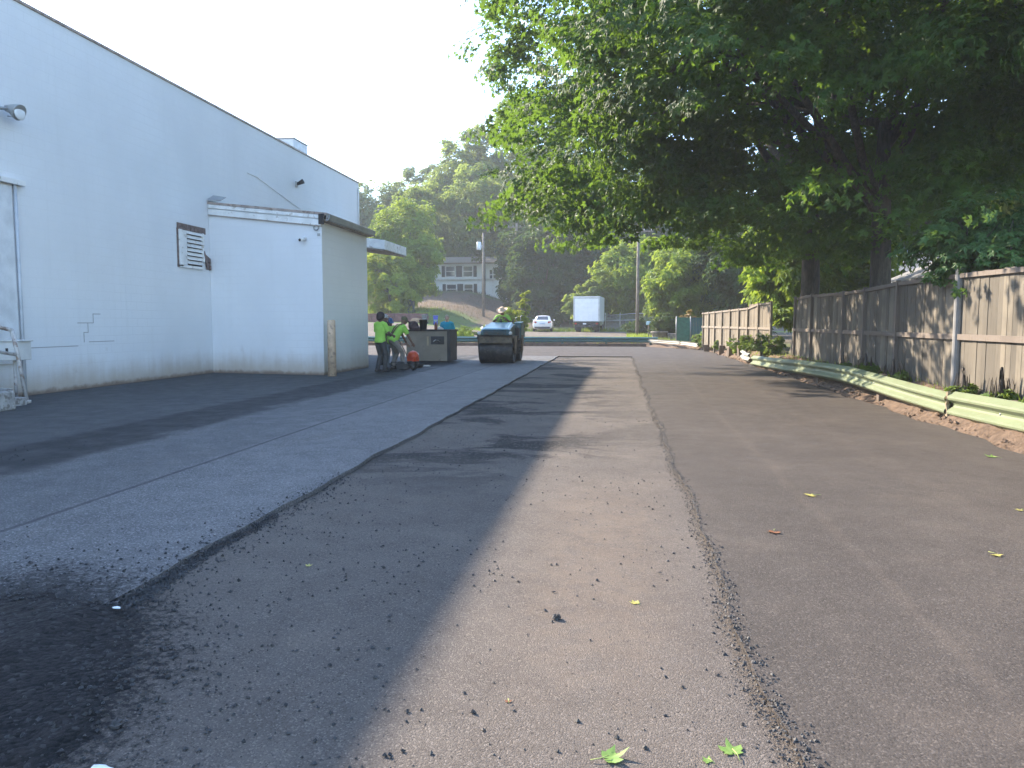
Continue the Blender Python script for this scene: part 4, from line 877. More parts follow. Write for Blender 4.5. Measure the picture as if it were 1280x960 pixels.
v = MB(); v.span((.52, .9, .9), (.66, 1.1, 1.25)); v.tube([(.58, .7, .95), (.62, .75, 1.3), (.62, 1.05, 1.32)], .015, 6); v.build('hose_box', M_rd, ro, .01)

# ================================================================ BIN AND SMALL THINGS BY THE WORKERS
M_bin = paint('tan_grimy_panel', (.26, .215, .16), .75, var=.14, nscale=1.6, dirt=(.16, .13, .1), dirt_amt=.1); M_rim2 = paint('tar_black_rim_and_opening', (.035, .032, .03), .6, var=.3)
bn = empty('asphalt_bin', (-6.98, 27.25, .042), R(-3), 'boxy tan steel bin with a black rim beside the workers', 'bin')
v = MB(); bw, bd, bh = .83, 1.0, 1.14
v.span((-bw, -.0, .05), (bw, .04, bh)); v.span((-bw, .041, .05), (-bw + .04, bd, bh)); v.span((-bw + .041, bd - .04, .05), (bw - .041, bd, bh)); v.span((-bw + .041, .041, .05), (bw - .041, bd - .041, .12)); v.build('panel', M_bin, bn)
v = MB(); v.span((bw - .04, .041, .05), (bw + .002, bd, bh)); v.build('side_panel', M_rim2, bn)
v = MB(); v.span((-bw - .03, -.05, bh + .001), (bw + .05, .05, bh + .06)); v.span((-bw - .03, .0501, bh + .001), (-bw + .06, bd + .03, bh + .06)); v.span((bw - .06, .0501, bh + .001), (bw + .05, bd + .03, bh + .06)); v.span((-bw + .061, bd - .05, bh + .001), (bw - .061, bd + .03, bh + .06)); v.build('rim', M_rim2, bn, .006)
v = MB(); v.span((bw - .085, -.05, 0.02), (bw + .03, -.002, bh)); v.build('corner_post', M_rim2, bn, .006)
v = MB(); v.span((.12, -.022, .66), (.62, -.002, .95)); dark_opening = v.build('dark_opening', M_rim2, bn, .004)  # solid dark slab; shade inside the bin's open square put into its colour
v = MB(); v.tube([(.22, -.04, .76), (.3, -.06, .82), (.42, -.05, .80), (.44, -.03, .77)], .014, 8); v.build('handle', paint('pale_handle', (.6, .6, .58), .4), dark_opening)
v = MB(); v.box((0.0, -.012, .78), (.07, .02, .34)); v.build('stake_pocket', paint('tan_pocket', (.4, .31, .2), .7), bn, .004)
v = MB(); v.span((-.4, .25, bh - .1), (.4, .8, bh - .06)) if False else None
z_top = .042 + bh + .06
bk = MB(); bk.lathe([(.001, 0), (.125, 0), (.15, .34), (.158, .34), (.158, .36), (.142, .36), (.12, .02), (.001, .02)], (0, 0, 0), 'z', 20); bk = bk.build('bucket', paint('black_bucket', (.02, .02, .022), .5), loc=(-7.14, 27.22, z_top)); tag(bk, 'black bucket standing on the rim of the tan bin', 'bucket')
v = MB(); v.tube([(-.155, 0, .34), (-.1, -.05, .4), (.1, -.05, .4), (.155, 0, .34)], .006, 6); v.build('handle', M_galv, bk)
bt = MB(); bt.lathe([(.001, 0), (.055, 0), (.06, .02), (.06, .16), (.045, .21), (.022, .25), (.022, .27), (.001, .27)], (0, 0, 0), 'z', 16); bt = bt.build('spray_bottle', paint('brown_bottle', (.2, .06, .035), .35), loc=(-6.66, 27.2, z_top)); tag(bt, 'brown spray bottle with a pale green nozzle on the bin rim', 'bottle')
v = MB(); v.cyl((0, 0, .271), (0, 0, .32), .025, 10); v.span((-.07, -.018, .321), (.05, .018, .36)); v.tube([(-.04, 0, .32), (-.05, 0, .27)], .008, 6); v.build('nozzle', paint('pale_green_plastic', (.4, .52, .4), .5), bt)
rg = MB(); rg.ball((0, 0, .06), (.09, .08, .07)); rg.ball((.06, .02, .04), (.09, .07, .05)); rg.ball((-.06, 0, .03), (.07, .06, .05)); rg = rg.blob('rag_bundle', paint('pale_rag', (.55, .52, .47), .9), voxel=.012); rg.location = (-6.53, 27.24, z_top - .02); tag(rg, 'pale crumpled rag next to the brown bottle on the bin', 'rag')
jk = MB(); jk.ball((0, 0, .16), (.2, .15, .19)); jk.ball((.1, -.02, .07), (.2, .13, .1)); jk.ball((-.08, .02, .24), (.12, .12, .1)); jk = jk.blob('jacket_bundle', paint('dark_maroon_cloth', (.075, .045, .045), .9), voxel=.014); jk.location = (-7.52, 27.25, z_top - .03); tag(jk, 'dark maroon bundle on the bin rim left of the bucket', 'jacket')
# plate compactor with orange engine cover
pc = empty('plate_compactor', (-6.62, 23.9, .042), R(78), 'orange engined plate compactor on the mat before the bin', 'compactor')
M_or = paint('orange_plastic', (.62, .075, .02), .4, var=.08)
v = MB(); v.prism([(-.3, .1), (-.22, 0), (.22, 0), (.3, .1), (.3, .13), (.2, .04), (-.2, .04), (-.3, .13)], -.21, .21, 'x'); v.build('base_plate', M_rd, pc, .006)
v = MB(); v.span((-.14, -.17, .05), (.14, .17, .2)); v.cyl((-.19, 0, .16), (.19, 0, .16), .07, 14); v.build('exciter', M_rd, pc, .01)
v = MB(); v.ball((0, 0, .38), (.17, .19, .17)); v.span((-.13, -.15, .21), (.13, .15, .36)); v.build('engine_cover', M_or, pc)
v = MB(); v.ball((.07, -.13, .43), (.05, .05, .05)); v.build('recoil_cap', paint('pale_cap', (.7, .6, .55), .4), pc)
v = MB(); v.tube([(-.16, .18, .1), (-.17, .4, .55), (-.17, .62, .92), (.17, .62, .92), (.17, .4, .55), (.16, .18, .1)], .016, 8); v.build('handle', M_rd, pc)
sh_ = MB(); sh_.add([(-.3, -.12, 0), (.3, -.12, 0), (.3, .12, 0), (-.3, .12, 0), (-.28, -.1, .03), (.26, -.1, .05), (.28, .1, .02), (-.28, .1, .04)], [(0, 3, 2, 1), (4, 5, 6, 7), (0, 1, 5, 4), (1, 2, 6, 5), (2, 3, 7, 6), (3, 0, 4, 7)])
o = sh_.build('paper_sack', paint('pale_sack', (.5, .48, .44), .9, var=.15), loc=(-6.55, 24.7, .043), bevel=.01); tag(o, 'flat pale sack lying on the mat in front of the bin', 'sack')
# dark power tool at the bent worker's feet
pt = empty('cut_off_saw', (-6.52, 22.35, .042), R(25), 'dark cut-off saw lying at the bent worker\'s feet', 'saw')
v = MB(); v.span((-.2, -.1, .04), (.14, .1, .22)); v.ball((-.05, 0, .22), (.13, .09, .07)); v.build('motor_body', M_rd, pt, .02)
v = MB(); v.lathe([(.001, -.006), (.13, -.006), (.13, .006), (.001, .006)], (.34, 0, .135), 'y', 28); v.build('blade', M_rd, pt)
v = MB(); v.tube([(-.2, 0, .12), (-.34, 0, .16), (-.34, 0, .26), (-.14, 0, .26)], .02, 8); v.build('handle', M_rd, pt)
v = MB(); v.beam((.1, .03, .15), (.34, .03, .155), .03, .06); v.build('blade_arm', M_rd, pt)

# street-side small things
def wheelie(x, y, col, label, rz=0, nm='wheeled_bin', s=1.0):
    e = empty(nm, (x, y, H(x, y) + .03), rz, label, 'rubbish bin'); M_ = paint(nm + '_plastic', col, .45, var=.1)
    v = MB(); v.box((0, 0, .48), (.5, .5, .92)); 
    for i in range(4): a = v.v[i]; v.v[i] = (a[0] * .78, a[1] * .78, a[2])
    v.build('tub', M_, e, .02)
    v = MB(); v.box((0, -.02, .975), (.58, .6, .065), (R(4), 0, 0)); v.tube([(-.24, .3, .93), (.24, .3, .93)], .02, 8); v.build('lid', M_, e, .02)
    for k in (-1, 1):
        v = MB(); v.lathe([(.001, -.03), (.12, -.03), (.12, .03), (.001, .03)], (k * .26, .22, .12), 'x', 16); v.build('wheel', M_tyre, e)
    e.scale = (s, s, s)
wheelie(-17.95, 73.2, (.02, .055, .42), 'bright blue wheeled bin at the kerb behind the bin of the workers', .2, s=.88)
wheelie(-19.1, 73.4, (.06, .08, .095), 'dark grey wheeled bin left of the bright blue one', -.2, s=.88)
wheelie(-22.9, 82, (.05, .07, .1), 'dark blue-grey wheeled bin standing alone by the bright lawn', 0, s=1.5)
ub = empty('trash_drum', (-8.95, 50.2, H(-8.95, 50.2)), 0, 'small dark drum with a pale bag top in the grass behind the guardrail', 'drum')
v = MB(); v.lathe([(.001, 0), (.24, 0), (.25, .03), (.26, .3), (.25, .33), (.26, .36), (.26, .66), (.25, .7), (.001, .7)], (0, 0, 0), 'z', 20); v.build('drum', paint('dark_drum', (.06, .06, .065), .5), ub)
v = MB(); v.ball((0, 0, .78), (.24, .23, .17)); v.ball((.06, 0, .93), (.09, .1, .12)); v.ball((-.15, .02, .8), (.14, .14, .13)); v.blob('bag', paint('pale_bag', (.6, .58, .58), .6), ub, voxel=.02)
mbx = empty('mailbox', (1.95, 53, H(1.95, 53)), R(-20), 'pale blue mailbox on a post in front of the clipped hedge', 'mailbox')
v = MB(); v.cyl((0, 0, 0), (0, 0, .98), .04, 8); v.build('post', M_pole, mbx)
v = MB(); v.prism([(-.11, 1.0), (.11, 1.0), (.11, 1.14), (.075, 1.22), (0, 1.25), (-.075, 1.22), (-.11, 1.14)], -.25, .25, 'y'); v.build('box', paint('pale_blue_mailbox', (.5, .66, .72), .4), mbx, .01)
M_stonep = paint('planter_stone', (.2, .17, .15), .9, var=.4, nscale=5, bmp=.6, bscale=12)
pl = MB(); pl.lathe([(.001, 0), (.42, 0), (.46, .1), (.5, .5), (.56, .52), (.56, .62), (.46, .62), (.42, .5), (.001, .5)], (0, 0, 0), 'z', 18); pl = pl.build('stone_planter', M_stonep, loc=(2.55, 50.2, H(2.55, 50.2))); tag(pl, 'low round stone planter in front of the clipped hedge', 'planter')
v = MB(); v.span((-.3, -.25, 0), (.35, .25, .5)); o = v.build('stone_block', M_stonep, bevel=.06, loc=(3.35, 50.0, H(3.35, 50.0))); tag(o, 'rough brown stone block right of the round planter', 'stone')
# red-brown retaining wall on the left bank
rw = MB(); x0, x1 = -46, -20.6
for r_ in range(4):
    x = x0 + (r_ % 2) * .3
    while x < x1: w = random.uniform(.5, .8); rw.box((x + w / 2, 78.6 + random.uniform(-.03, .03), H(x, 78.2) + .12 + r_ * .24), (w - .02, .35, .23)); x += w
rw = rw.build('retaining_wall', paint('red_brown_block', (.16, .07, .065), .85, var=.35, nscale=2), bevel=.015); tag(rw, 'low red-brown block wall below the bright lawn on the left', 'retaining wall')
so = MB(); so.ball((0, 0, .1), (.7, .6, .42)); so.ball((.4, .2, .05), (.6, .5, .3)); so = so.blob('sand_pile', paint('orange_sand', (.3, .18, .10), .95, var=.15), voxel=.06); so.location = (-21.1, 77.6, H(-21.1, 77.6)); tag(so, 'small orange sand pile at the foot of the brown bank', 'sand pile')
# ================================================================ PEOPLE
def skin(name, col):
    m, nt, b = new_mat(name); b.inputs['Base Color'].default_value = (*col, 1); b.inputs['Roughness'].default_value = .55; b.inputs['Subsurface Weight'].default_value = .05; return m
M_lime = paint('lime_safety_shirt', (.30, .56, .08), .8, var=.08, nscale=8); M_tealsh = paint('teal_shirt', (.015, .26, .36), .85, var=.1, nscale=8)
M_darkpants = paint('charcoal_trousers', (.05, .05, .048), .9, var=.2, nscale=7); M_khaki = paint('dusty_khaki_trousers', (.20, .175, .15), .9, var=.2, nscale=7); M_jeans = paint('washed_grey_jeans', (.15, .17, .19), .9, var=.2, nscale=7)
M_boot = paint('work_boot', (.04, .033, .028), .8, var=.3); M_eye = paint('eye_dark', (.02, .02, .02), .3); M_lip = paint('lip', (.22, .09, .075), .6)
M_blackcloth = paint('black_cloth', (.02, .02, .022), .9); M_glove = paint('dark_glove', (.05, .045, .045), .9)
def ik(a, b, l1, l2, pole):
    a = Vector(a); b = Vector(b); d = b - a; L = min(d.length, (l1 + l2) * .999); d.normalize()
    b = a + d * L
    x = (l1 * l1 - l2 * l2 + L * L) / (2 * L); h = math.sqrt(max(0, l1 * l1 - x * x))
    p = Vector(pole); p = p - d * p.dot(d); p.normalize(); return a + d * x + p * h, b
def hand(v, w, d, palm_n, side):
    """five fingered relaxed hand from the wrist w along d"""
    d = Vector(d).normalized(); n = Vector(palm_n); n = (n - d * n.dot(d)).normalized(); s = d.cross(n) * side
    pc = w + d * .05
    v.tube([w - d * .02, w + d * .03, w + d * .085], [(.026, .02), (.04, .018), (.04, .015)], 12, hint=s)
    for k, (o, L) in enumerate(((-.030, .070), (-.010, .080), (.010, .076), (.029, .06))):
        p0 = w + d * .08 + s * o; p1 = p0 + d * L * .5 + n * .012; p2 = p1 + (d * .6 + n * .8).normalized() * L * .5
        v.tube([p0 - d * .02, p0, p1, p2], [.0095, .0098, .0092, .008], 8, roundcap=True)
    t0 = w + d * .03 - s * .03; t1 = t0 + (d * .6 - s * .7 + n * .3).normalized() * .04; t2 = t1 + (d * .9 + n * .5).normalized() * .03
    v.tube([t0 + s * .01, t0, t1, t2], [.013, .013, .011, .009], 8, roundcap=True)
def person(label, loc, rz, skin_c, shirt, pants, lean=0.0, hips=(0, 0, .93), feet=None, hands=None, look=(0, 1, 0), hat=None, hat_mat=None, sleeve=.55, head_off=None, height=1.75, seated=False, vest=None, gloves=None, bald=False, group=None, hair_mat=None):
    k = height / 1.75
    e = empty('person', loc, rz, label, 'person', group); e.scale = (k, k, k)
    Mskin = skin('skin', skin_c)
    hp = Vector(hips); t = Vector((0, math.sin(lean), math.cos(lean))); fw = Vector((0, math.cos(lean), -math.sin(lean)))
    chest = hp + t * .34; sh = hp + t * .49; nb = hp + t * .53
    lk = Vector(look).normalized(); up = (t * .6 + Vector((0, 0, .7))).normalized() if not head_off else Vector(head_off).normalized()
    hc = nb + up * .155 + lk * .025
    hx = lk.cross(up).normalized(); up2 = hx.cross(lk).normalized()
    feet = feet or [(-.12, .02, .0), (.13, -.03, .0)]
    hands = hands or [(-.27, .05, .85), (.27, .06, .85)]
    B = MB()
    Mh = Matrix((hx, lk, up2)).transposed()
    def HP(x, y, z): return hc + Mh @ Vector((x, y, z))
    eul = Mh.to_euler()
    B.ball(HP(0, -.01, .025), (.075, .095, .1), eul, 18); B.ball(HP(0, .02, -.045), (.057, .07, .078), eul, 16)
    B.ball(HP(0, .098, -.018), (.016, .022, .025), eul, 10); B.ball(HP(0, .08, .022), (.05, .02, .012), eul, 10)
    for s in (-1, 1): B.ball(HP(s * .077, -.01, -.01), (.013, .022, .034), eul, 10)
    B.ball(HP(0, .082, -.062), (.024, .014, .012), eul, 10)
    B.tube([nb - t * .05, nb + t * .02, hc - up2 * .06], [.065, .058, .055], 14)
    B.tube([hp - t * .06, hp + t * .06, hp + t * .18, chest, sh - t * .02, nb], [(.16, .11), (.165, .115), (.145, .10), (.17, .115), (.17, .09), (.07, .06)], 18, hint=(1, 0, 0))
    S = MB()
    S.tube([hp - t * .08, hp - t * .02, hp + t * .1, hp + t * .2, chest, sh - t * .03, sh + t * .03, nb + t * .005], [(.183, .137), (.19, .142), (.178, .13), (.178, .128), (.198, .14), (.195, .115), (.14, .085), (.078, .07)], 22, hint=(1, 0, 0))
    P = MB(); Bo = []
    P.tube([hp + t * .04, hp - Vector((0, 0, .03)), hp - Vector((0, 0, .1))], [(.168, .118), (.178, .128), (.15, .12)], 20, hint=(1, 0, 0))
    elbows = []
    for i, s in enumerate((-1, 1)):
        a = sh + Vector((s * .185, 0, 0)) - t * .02; pole = Vector((s * .45, -.75, -.4))
        el, w = ik(a, hands[i], .30, .265, pole)
        B.tube([a - Vector((s * .05, 0, 0)), a, a.lerp(el, .5), el, el.lerp(w, .35), w], [.05, .055, .047, .040, .041, .027], 14, roundcap=True)
        hd = (w - el).normalized(); inw = Vector((-s, .2, 0)) - hd * hd.dot(Vector((-s, .2, 0)))
        hand(B, w, (hd + Vector((0, .15, -.1))).normalized(), inw, s)
        ep = a.lerp(el, sleeve / .55 * .62)
        S.tube([sh + Vector((s * .08, 0, 0)), a + Vector((s * .0, 0, .0)), ep, ep + (el - a).normalized() * .05], [.085, .077, .073, .076], 16)
        # legs
        h0 = hp + Vector((s * .09, 0, -.06)); f = Vector(feet[i]); an = f + Vector((0, 0, .09))
        kn, an = ik(h0, an, .42, .41, (s * .06, 1, .15))
        B.tube([h0, h0.lerp(kn, .5), kn, kn.lerp(an, .35), an, f + Vector((0, .02, .05))], [.085, .072, .053, .052, .037, .035], 14, roundcap=True)
        P.tube([h0 + Vector((0, 0, .03)), h0.lerp(kn, .12), h0.lerp(kn, .55), kn, kn.lerp(an, .4), kn.lerp(an, .85), an - Vector((0, 0, .035))], [.097, .104, .088, .073, .07, .066, .072], 18)
        O = MB(); O.tube([an + Vector((0, -.005, .03)), f + Vector((0, -.02, .06)), f + Vector((0, -.01, .03))], [.052, .055, .05], 14)
        O.tube([f + Vector((0, -.075, .035)), f + Vector((0, .0, .04)), f + Vector((s * .012, .11, .035)), f + Vector((s * .018, .19, .028))], [(.04, .034), (.047, .04), (.05, .034), (.036, .026)], 14, hint=(1, 0, 0), roundcap=True)
        Bo.append(O)
    eyes = [HP(s * .031, .088, .004) for s in (-1, 1)]; mouth = HP(0, .092, -.064)
    def pf(c):
        if min((c - q).length for q in eyes) < .012: return 1
        m = Mh.transposed() @ (c - mouth)
        if abs(m.x) < .024 and abs(m.z) < .006 and abs(m.y) < .03: return 2
        return 0
    B.blob('body', [Mskin, M_eye, M_lip], e, .0075, 3, pf)
    S.blob('shirt', shirt, e, .012, 5); P.blob('trousers', pants, e, .012, 5)
    for O in Bo: O.blob('boot', M_boot, e, .01, 3)
    if hat == 'brim':
        v = MB(); 
        prof = [(.001, .15), (.05, .152), (.072, .14), (.085, .07), (.09, .052), (.19, .045), (.2, .06), (.19, .038), (.085, .035)]
        n = 28; vs = []
        for r, z in prof:
            for q in range(n): a = 2 * math.pi * q / n; vs.append(HP(r * math.cos(a), r * 1.12 * math.sin(a), z + (.02 * math.cos(2 * a) if r > .15 else 0)))
        fs = [(i * n + q, i * n + (q + 1) % n, (i + 1) * n + (q + 1) % n, (i + 1) * n + q) for i in range(len(prof) - 1) for q in range(n)]
        v.add(vs, fs, 0, True); v.build('hat', hat_mat, e)
    elif hat == 'cap':
        v = MB(); v.ball(HP(0, -.012, .045), (.086, .106, .09), eul, 18); v.blob('cap', hat_mat, e, .012, 2)
        v = MB(); v.box(HP(0, .13, .045), (.14, .13, .012), eul); v.build('cap_peak', hat_mat, e, .004)
    elif hat == 'hair':
        v = MB(); v.ball(HP(0, -.022, .042), (.086, .1, .096), eul, 18); v.ball(HP(0, -.05, -.01), (.074, .06, .075), eul, 14); v.blob('hair', hat_mat, e, .010, 2)
    elif hat == 'bushy':
        v = MB(); v.ball(HP(0, -.03, .04), (.125, .13, .125), eul, 18); v.ball(HP(0, -.05, -.02), (.11, .10, .10), eul, 14); v.blob('hair', hat_mat, e, .014, 3)
    elif hat == 'short':
        v = MB(); v.ball(HP(0, -.016, .036), (.079, .098, .092), eul, 18); v.blob('hair', hat_mat, e, .009, 1)
    if vest:
        v = MB()
        for s in (-1, 1): v.tube([hp + t * .02 - fw * .132 + Vector((s * .03, 0, 0)), chest - fw * .150 + Vector((s * .07, 0, 0)), sh - fw * .11 + Vector((s * .1, 0, 0)), sh + t * .055 + Vector((s * .11, 0, 0))], [(.028, .012)] * 4, 10, hint=(1, 0, 0))
        v.build('shoulder_strap', vest, e)
    return e
GZ0 = .042
person('standing worker in lime shirt and charcoal trousers, back turned, by the lean-to corner', (-7.02, 21.75, GZ0), R(-28), (.13, .075, .05), M_lime, M_darkpants, .04, (0, 0, .95),
       [(-.11, -.02, 0), (.12, .05, 0)], [(-.16, .34, 1.12), (.2, .36, 1.08)], (.35, 1, -.25), 'bushy', paint('dark_curly_hair', (.035, .026, .027), .9), height=1.73)
person('worker in a lime shirt and blue cap half hidden between the two other lime shirts', (-7.18, 23.3, GZ0), R(200), (.12, .07, .045), M_lime, M_jeans, .16, (0, 0, .93),
       [(-.13, .0, 0), (.12, .04, 0)], [(-.18, .38, .98), (.16, .4, .95)], (-.2, 1, -.5), 'cap', paint('blue_cap', (.025, .08, .2), .8), height=1.62)
person('worker in lime shirt and khaki trousers bending over with both arms lowered', (-6.86, 22.9, GZ0), R(-48), (.16, .085, .055), M_lime, M_khaki, .62, (0, -.12, .9),
       [(-.2, -.06, 0), (.2, .1, 0)], [(-.12, .56, .50), (.2, .6, .48)], (.1, 1, -.55), 'cap', paint('olive_cap', (.1, .095, .055), .9), height=1.80, vest=paint('brown_strap', (.12, .06, .05), .9))
person('worker in black clothes mostly hidden behind the corner of the lean-to', (-8.0, 25.2, GZ0), R(-30), (.14, .08, .055), M_blackcloth, M_darkpants, .08, (0, 0, .94), None, [(-.2, .3, 1.05), (.22, .32, 1.05)], (.1, 1, -.2), 'cap', paint('pale_cap', (.45, .45, .45), .8), height=1.74)
person('man in a teal t-shirt with short pale hair standing behind the tan bin', (-6.62, 28.85, GZ0), R(185), (.55, .33, .25), M_tealsh, M_jeans, .02, (0, 0, .94), None, [(-.24, .1, .9), (.24, .1, .9)], (-.1, 1, -.1), 'short', paint('pale_short_hair', (.42, .34, .27), .9), height=1.76)
# driver seated on the roller: local +y faces the front of the roller (world -y)
person('driver in a lime shirt and tan brimmed hat sitting on the teal roller', (-4.39, 28.55, .072), R(180), (.15, .075, .045), M_lime, M_darkpants, .18, (0, 0, 1.10),
       [(-.17, .46, .80), (.17, .46, .80)], [(-.17, .42, 1.49), (.18, .42, 1.48)], (.25, 1, -.5), 'brim', paint('tan_straw_hat', (.62, .47, .36), .9, var=.15, nscale=20), height=1.84)
# ================================================================ TREES
ML_maple = leaf_mat('maple_leaf', (.016, .044, .011), (.046, .098, .022), (.25, .42, .045), .30, .55, .16)
ML_mid = leaf_mat('far_leaf_mid', (.05, .09, .022), (.12, .18, .04), (.36, .46, .09), .48, .55, .25)  # leaf tone brightened to stand in for haze on the skyline trees
ML_bright = leaf_mat('far_leaf_bright', (.07, .14, .016), (.15, .24, .03), (.36, .46, .05), .45, .55, .2)
ML_dark = leaf_mat('far_leaf_dark', (.016, .042, .014), (.04, .085, .024), (.12, .2, .04), .3, .6, .2)
ML_grey = leaf_mat('far_leaf_grey', (.07, .11, .05), (.13, .18, .08), (.32, .4, .13), .45, .6, .2)  # grey leaf tone also lifted in place of denser haze
ML_yellow = leaf_mat('leaf_yellow_green', (.11, .19, .018), (.24, .32, .04), (.42, .48, .06), .45, .5, .25)
ML_weed = leaf_mat('weed_leaf', (.06, .12, .02), (.13, .2, .035), (.28, .38, .06), .4, .5, .25)
M_bark = bark('maple_bark', (.09, .075, .062)); M_barkf = bark('far_bark', (.13, .11, .09))
UP = np.array([0, 0, 1.0])
def lump(u, seed):
    s = np.random.default_rng(seed); out = np.zeros(len(u))
    for k in range(7):
        w = s.normal(0, 1, 3) * (1.6 + .7 * k); out += np.sin(u @ w + s.uniform(0, 6.28)) / (1.3 + .5 * k)
    return out / 2.2
def tree(name, label, base, th, trunk_r, cc, rad, ncl, per, lsize, lmat, tpl, seed, cat='tree', group=None, clr=.9, zmin=None, shell=.45, lob=.18, droop=.35, bmat=None, lean=(0, 0), limbs=9, flat=.45, keep=None, up_w=.7, boughs=0, bspread=1.0, boxy=0.0):
    """trunk with limbs reaching every leaf cluster + a crown of single leaves"""
    rs = np.random.default_rng(seed); base = np.array(base, float); cc = np.array(cc, float); rad = np.array(rad, float)
    u = nrm(rs.normal(0, 1, (ncl * 3, 3))); r = (shell + (1 - shell) * rs.random(len(u)) ** .55) * (1 + lob * lump(u, seed))
    u = u * np.stack([(1 - np.minimum(u[:, 2] ** 2, .9)) ** -boxy] * 2 + [np.ones(len(u))], -1)
    C = cc + u * rad * r[:, None]
    if boughs:   # gather the clusters on boughs, with gaps between them
        Bc = cc + u[:boughs] * rad * (.62 + .36 * rs.random(boughs) ** .6)[:, None] * (1 + lob * lump(u[:boughs], seed))[:, None]
        own_b = rs.integers(0, boughs, len(u)); C2 = Bc[own_b] + rs.normal(0, 1, (len(u), 3)) * np.array([1, 1, .38]) * bspread
        d2 = C2 - Bc[own_b]; C2[:, 2] -= .16 * (d2[:, 0] ** 2 + d2[:, 1] ** 2) / bspread
        use = rs.random(len(u)) < .8; C = np.where(use[:, None], C2, C)
    ok = C[:, 2] > (zmin(C) if callable(zmin) else (zmin if zmin is not None else -1e9))
    if keep is not None: ok &= keep(C)
    C = C[ok][:ncl]; ncl = len(C)
    e = empty(name, tuple(base), 0, label, cat, group)
    # leaves
    own = np.repeat(np.arange(ncl), per); n = len(own); cr = clr * rs.uniform(.65, 1.25, ncl)
    q = nrm(rs.normal(0, 1, (n, 3))) * (rs.random(n) ** .42)[:, None]; out = nrm(C - cc + np.array([0, 0, .15]) * rad[2])
    off = q * np.array([1, 1, flat]) * cr[own][:, None]
    hd2 = (off[:, 0] ** 2 + off[:, 1] ** 2) / cr[own]; off[:, 2] -= droop * hd2
    off += out[own] * (rs.random(n) * .25 * cr[own])[:, None]
    Pp = C[own] + off
    hor = off.copy(); hor[:, 2] = 0; hor = nrm(hor + rs.normal(0, .15, (n, 3)))
    tilt = rs.normal(0, .34, (ncl, 3))
    Nn = UP * up_w + out[own] * .5 + hor * .32 + tilt[own] + rs.normal(0, .24, (n, 3)); Tt = hor * .8 + out[own] * .3 + rs.normal(0, .35, (n, 3)) - UP * .45
    V, F = leaves(Pp - base, Nn, Tt, lsize * rs.uniform(.65, 1.25, n), tpl)
    mesh_arrays('crown', V, F, lmat, e)
    # trunk and limbs
    tb = MB(); top = np.array([base[0] + lean[0], base[1] + lean[1], th]) - base
    tp = [(0, 0, -.5), (0, 0, 0), tuple(top * .35 + [.05, .02, 0]), tuple(top * .7), tuple(top)]
    tb.tube([(0, 0, -.4), (0, 0, .05), (0.0, 0.0, .5)] + tp[2:], [trunk_r * 1.5, trunk_r * 1.25, trunk_r] + [trunk_r * .92, trunk_r * .8, trunk_r * .5], 14)
    cen = cc - base
    for j in range(limbs):
        a = 2 * math.pi * j / limbs + rs.uniform(-.3, .3); s = rs.uniform(.55, 1); st = top * rs.uniform(.6, 1)
        tgt = cen + np.array([math.cos(a), math.sin(a), rs.uniform(-.45, .75)]) * rad * .68
        mid = st * .5 + tgt * .5 + np.array([0, 0, .12 * rad[2]]) + rs.normal(0, .05, 3) * rad
        tb.tube([tuple(st), tuple(st * .6 + mid * .4 + rs.normal(0, .02, 3) * rad), tuple(mid), tuple(tgt)], [trunk_r * .45, trunk_r * .36, trunk_r * .25, trunk_r * .06], 8)
        m = int(ncl / limbs * .5); near = np.argsort(np.linalg.norm(C - base - tgt, axis=1))[:max(3, min(m, 16))]
        for q_ in near:
            p = C[q_] - base; f0 = mid * .4 + tgt * .6 if rs.random() < .5 else mid
            tb.tube([tuple(f0), tuple(f0 * .5 + p * .5 + np.array([0, 0, .25])), tuple(p)], [trunk_r * .13, trunk_r * .09, .012], 5)
    tb.build('trunk', bmat or M_bark, e)
    return e

# the big maples behind the fence
def zlow(C):   # underside of the canopy: clear of the lot, drooping lower near the fence line
    return np.where(C[:, 0] < 4.3, 3.9 + .75 * (C[:, 1] > 21.5) + .25 * vnoise(C[:, 0], C[:, 1], .8), 3.6 + 1.5 * (C[:, 0] > 7.0) + .25 * vnoise(C[:, 0], C[:, 1], .9))
tree('maple_tree', 'large dark maple with thick trunk behind the gap in the fence', (6.35, 27.2, .4), 7.5, .33, (3.9, 26.6, 9.6), (8.5, 7.8, 6.9), 1700, 52, .25, ML_maple, MAPLE, 11, clr=.68, boughs=120, bspread=1.0, boxy=.32, keep=lambda C: C[:, 0] > -5.1 + .3 * vnoise(C[:, 1], C[:, 2], 1.1), zmin=zlow, shell=.5, lob=.16, limbs=11, group='maples behind the fence')
tree('maple_tree', 'dark maple with forked trunk behind the fence right of the thickest trunk', (6.5, 20.6, .4), 6.5, .27, (5.3, 19.4, 9.0), (6.7, 7.4, 6.6), 1600, 50, .24, ML_maple, MAPLE, 12, clr=.68, boughs=100, bspread=1.0, boxy=.25, zmin=zlow, shell=.5, lob=.14, limbs=10, group='maples behind the fence')
tree('maple_tree', 'nearest maple at the right whose boughs hang over the fence beside the cream gable', (10.6, 14.6, .4), 6.0, .28, (9.6, 14.2, 8.4), (5.0, 5.0, 5.2), 800, 50, .21, ML_maple, MAPLE, 13, clr=.55, boughs=55, bspread=.85, zmin=lambda C: np.where((C[:, 1] < 13.2) | (C[:, 0] > 6.5), 4.9, 3.4), shell=.4, lob=.2, limbs=9, group='maples behind the fence')
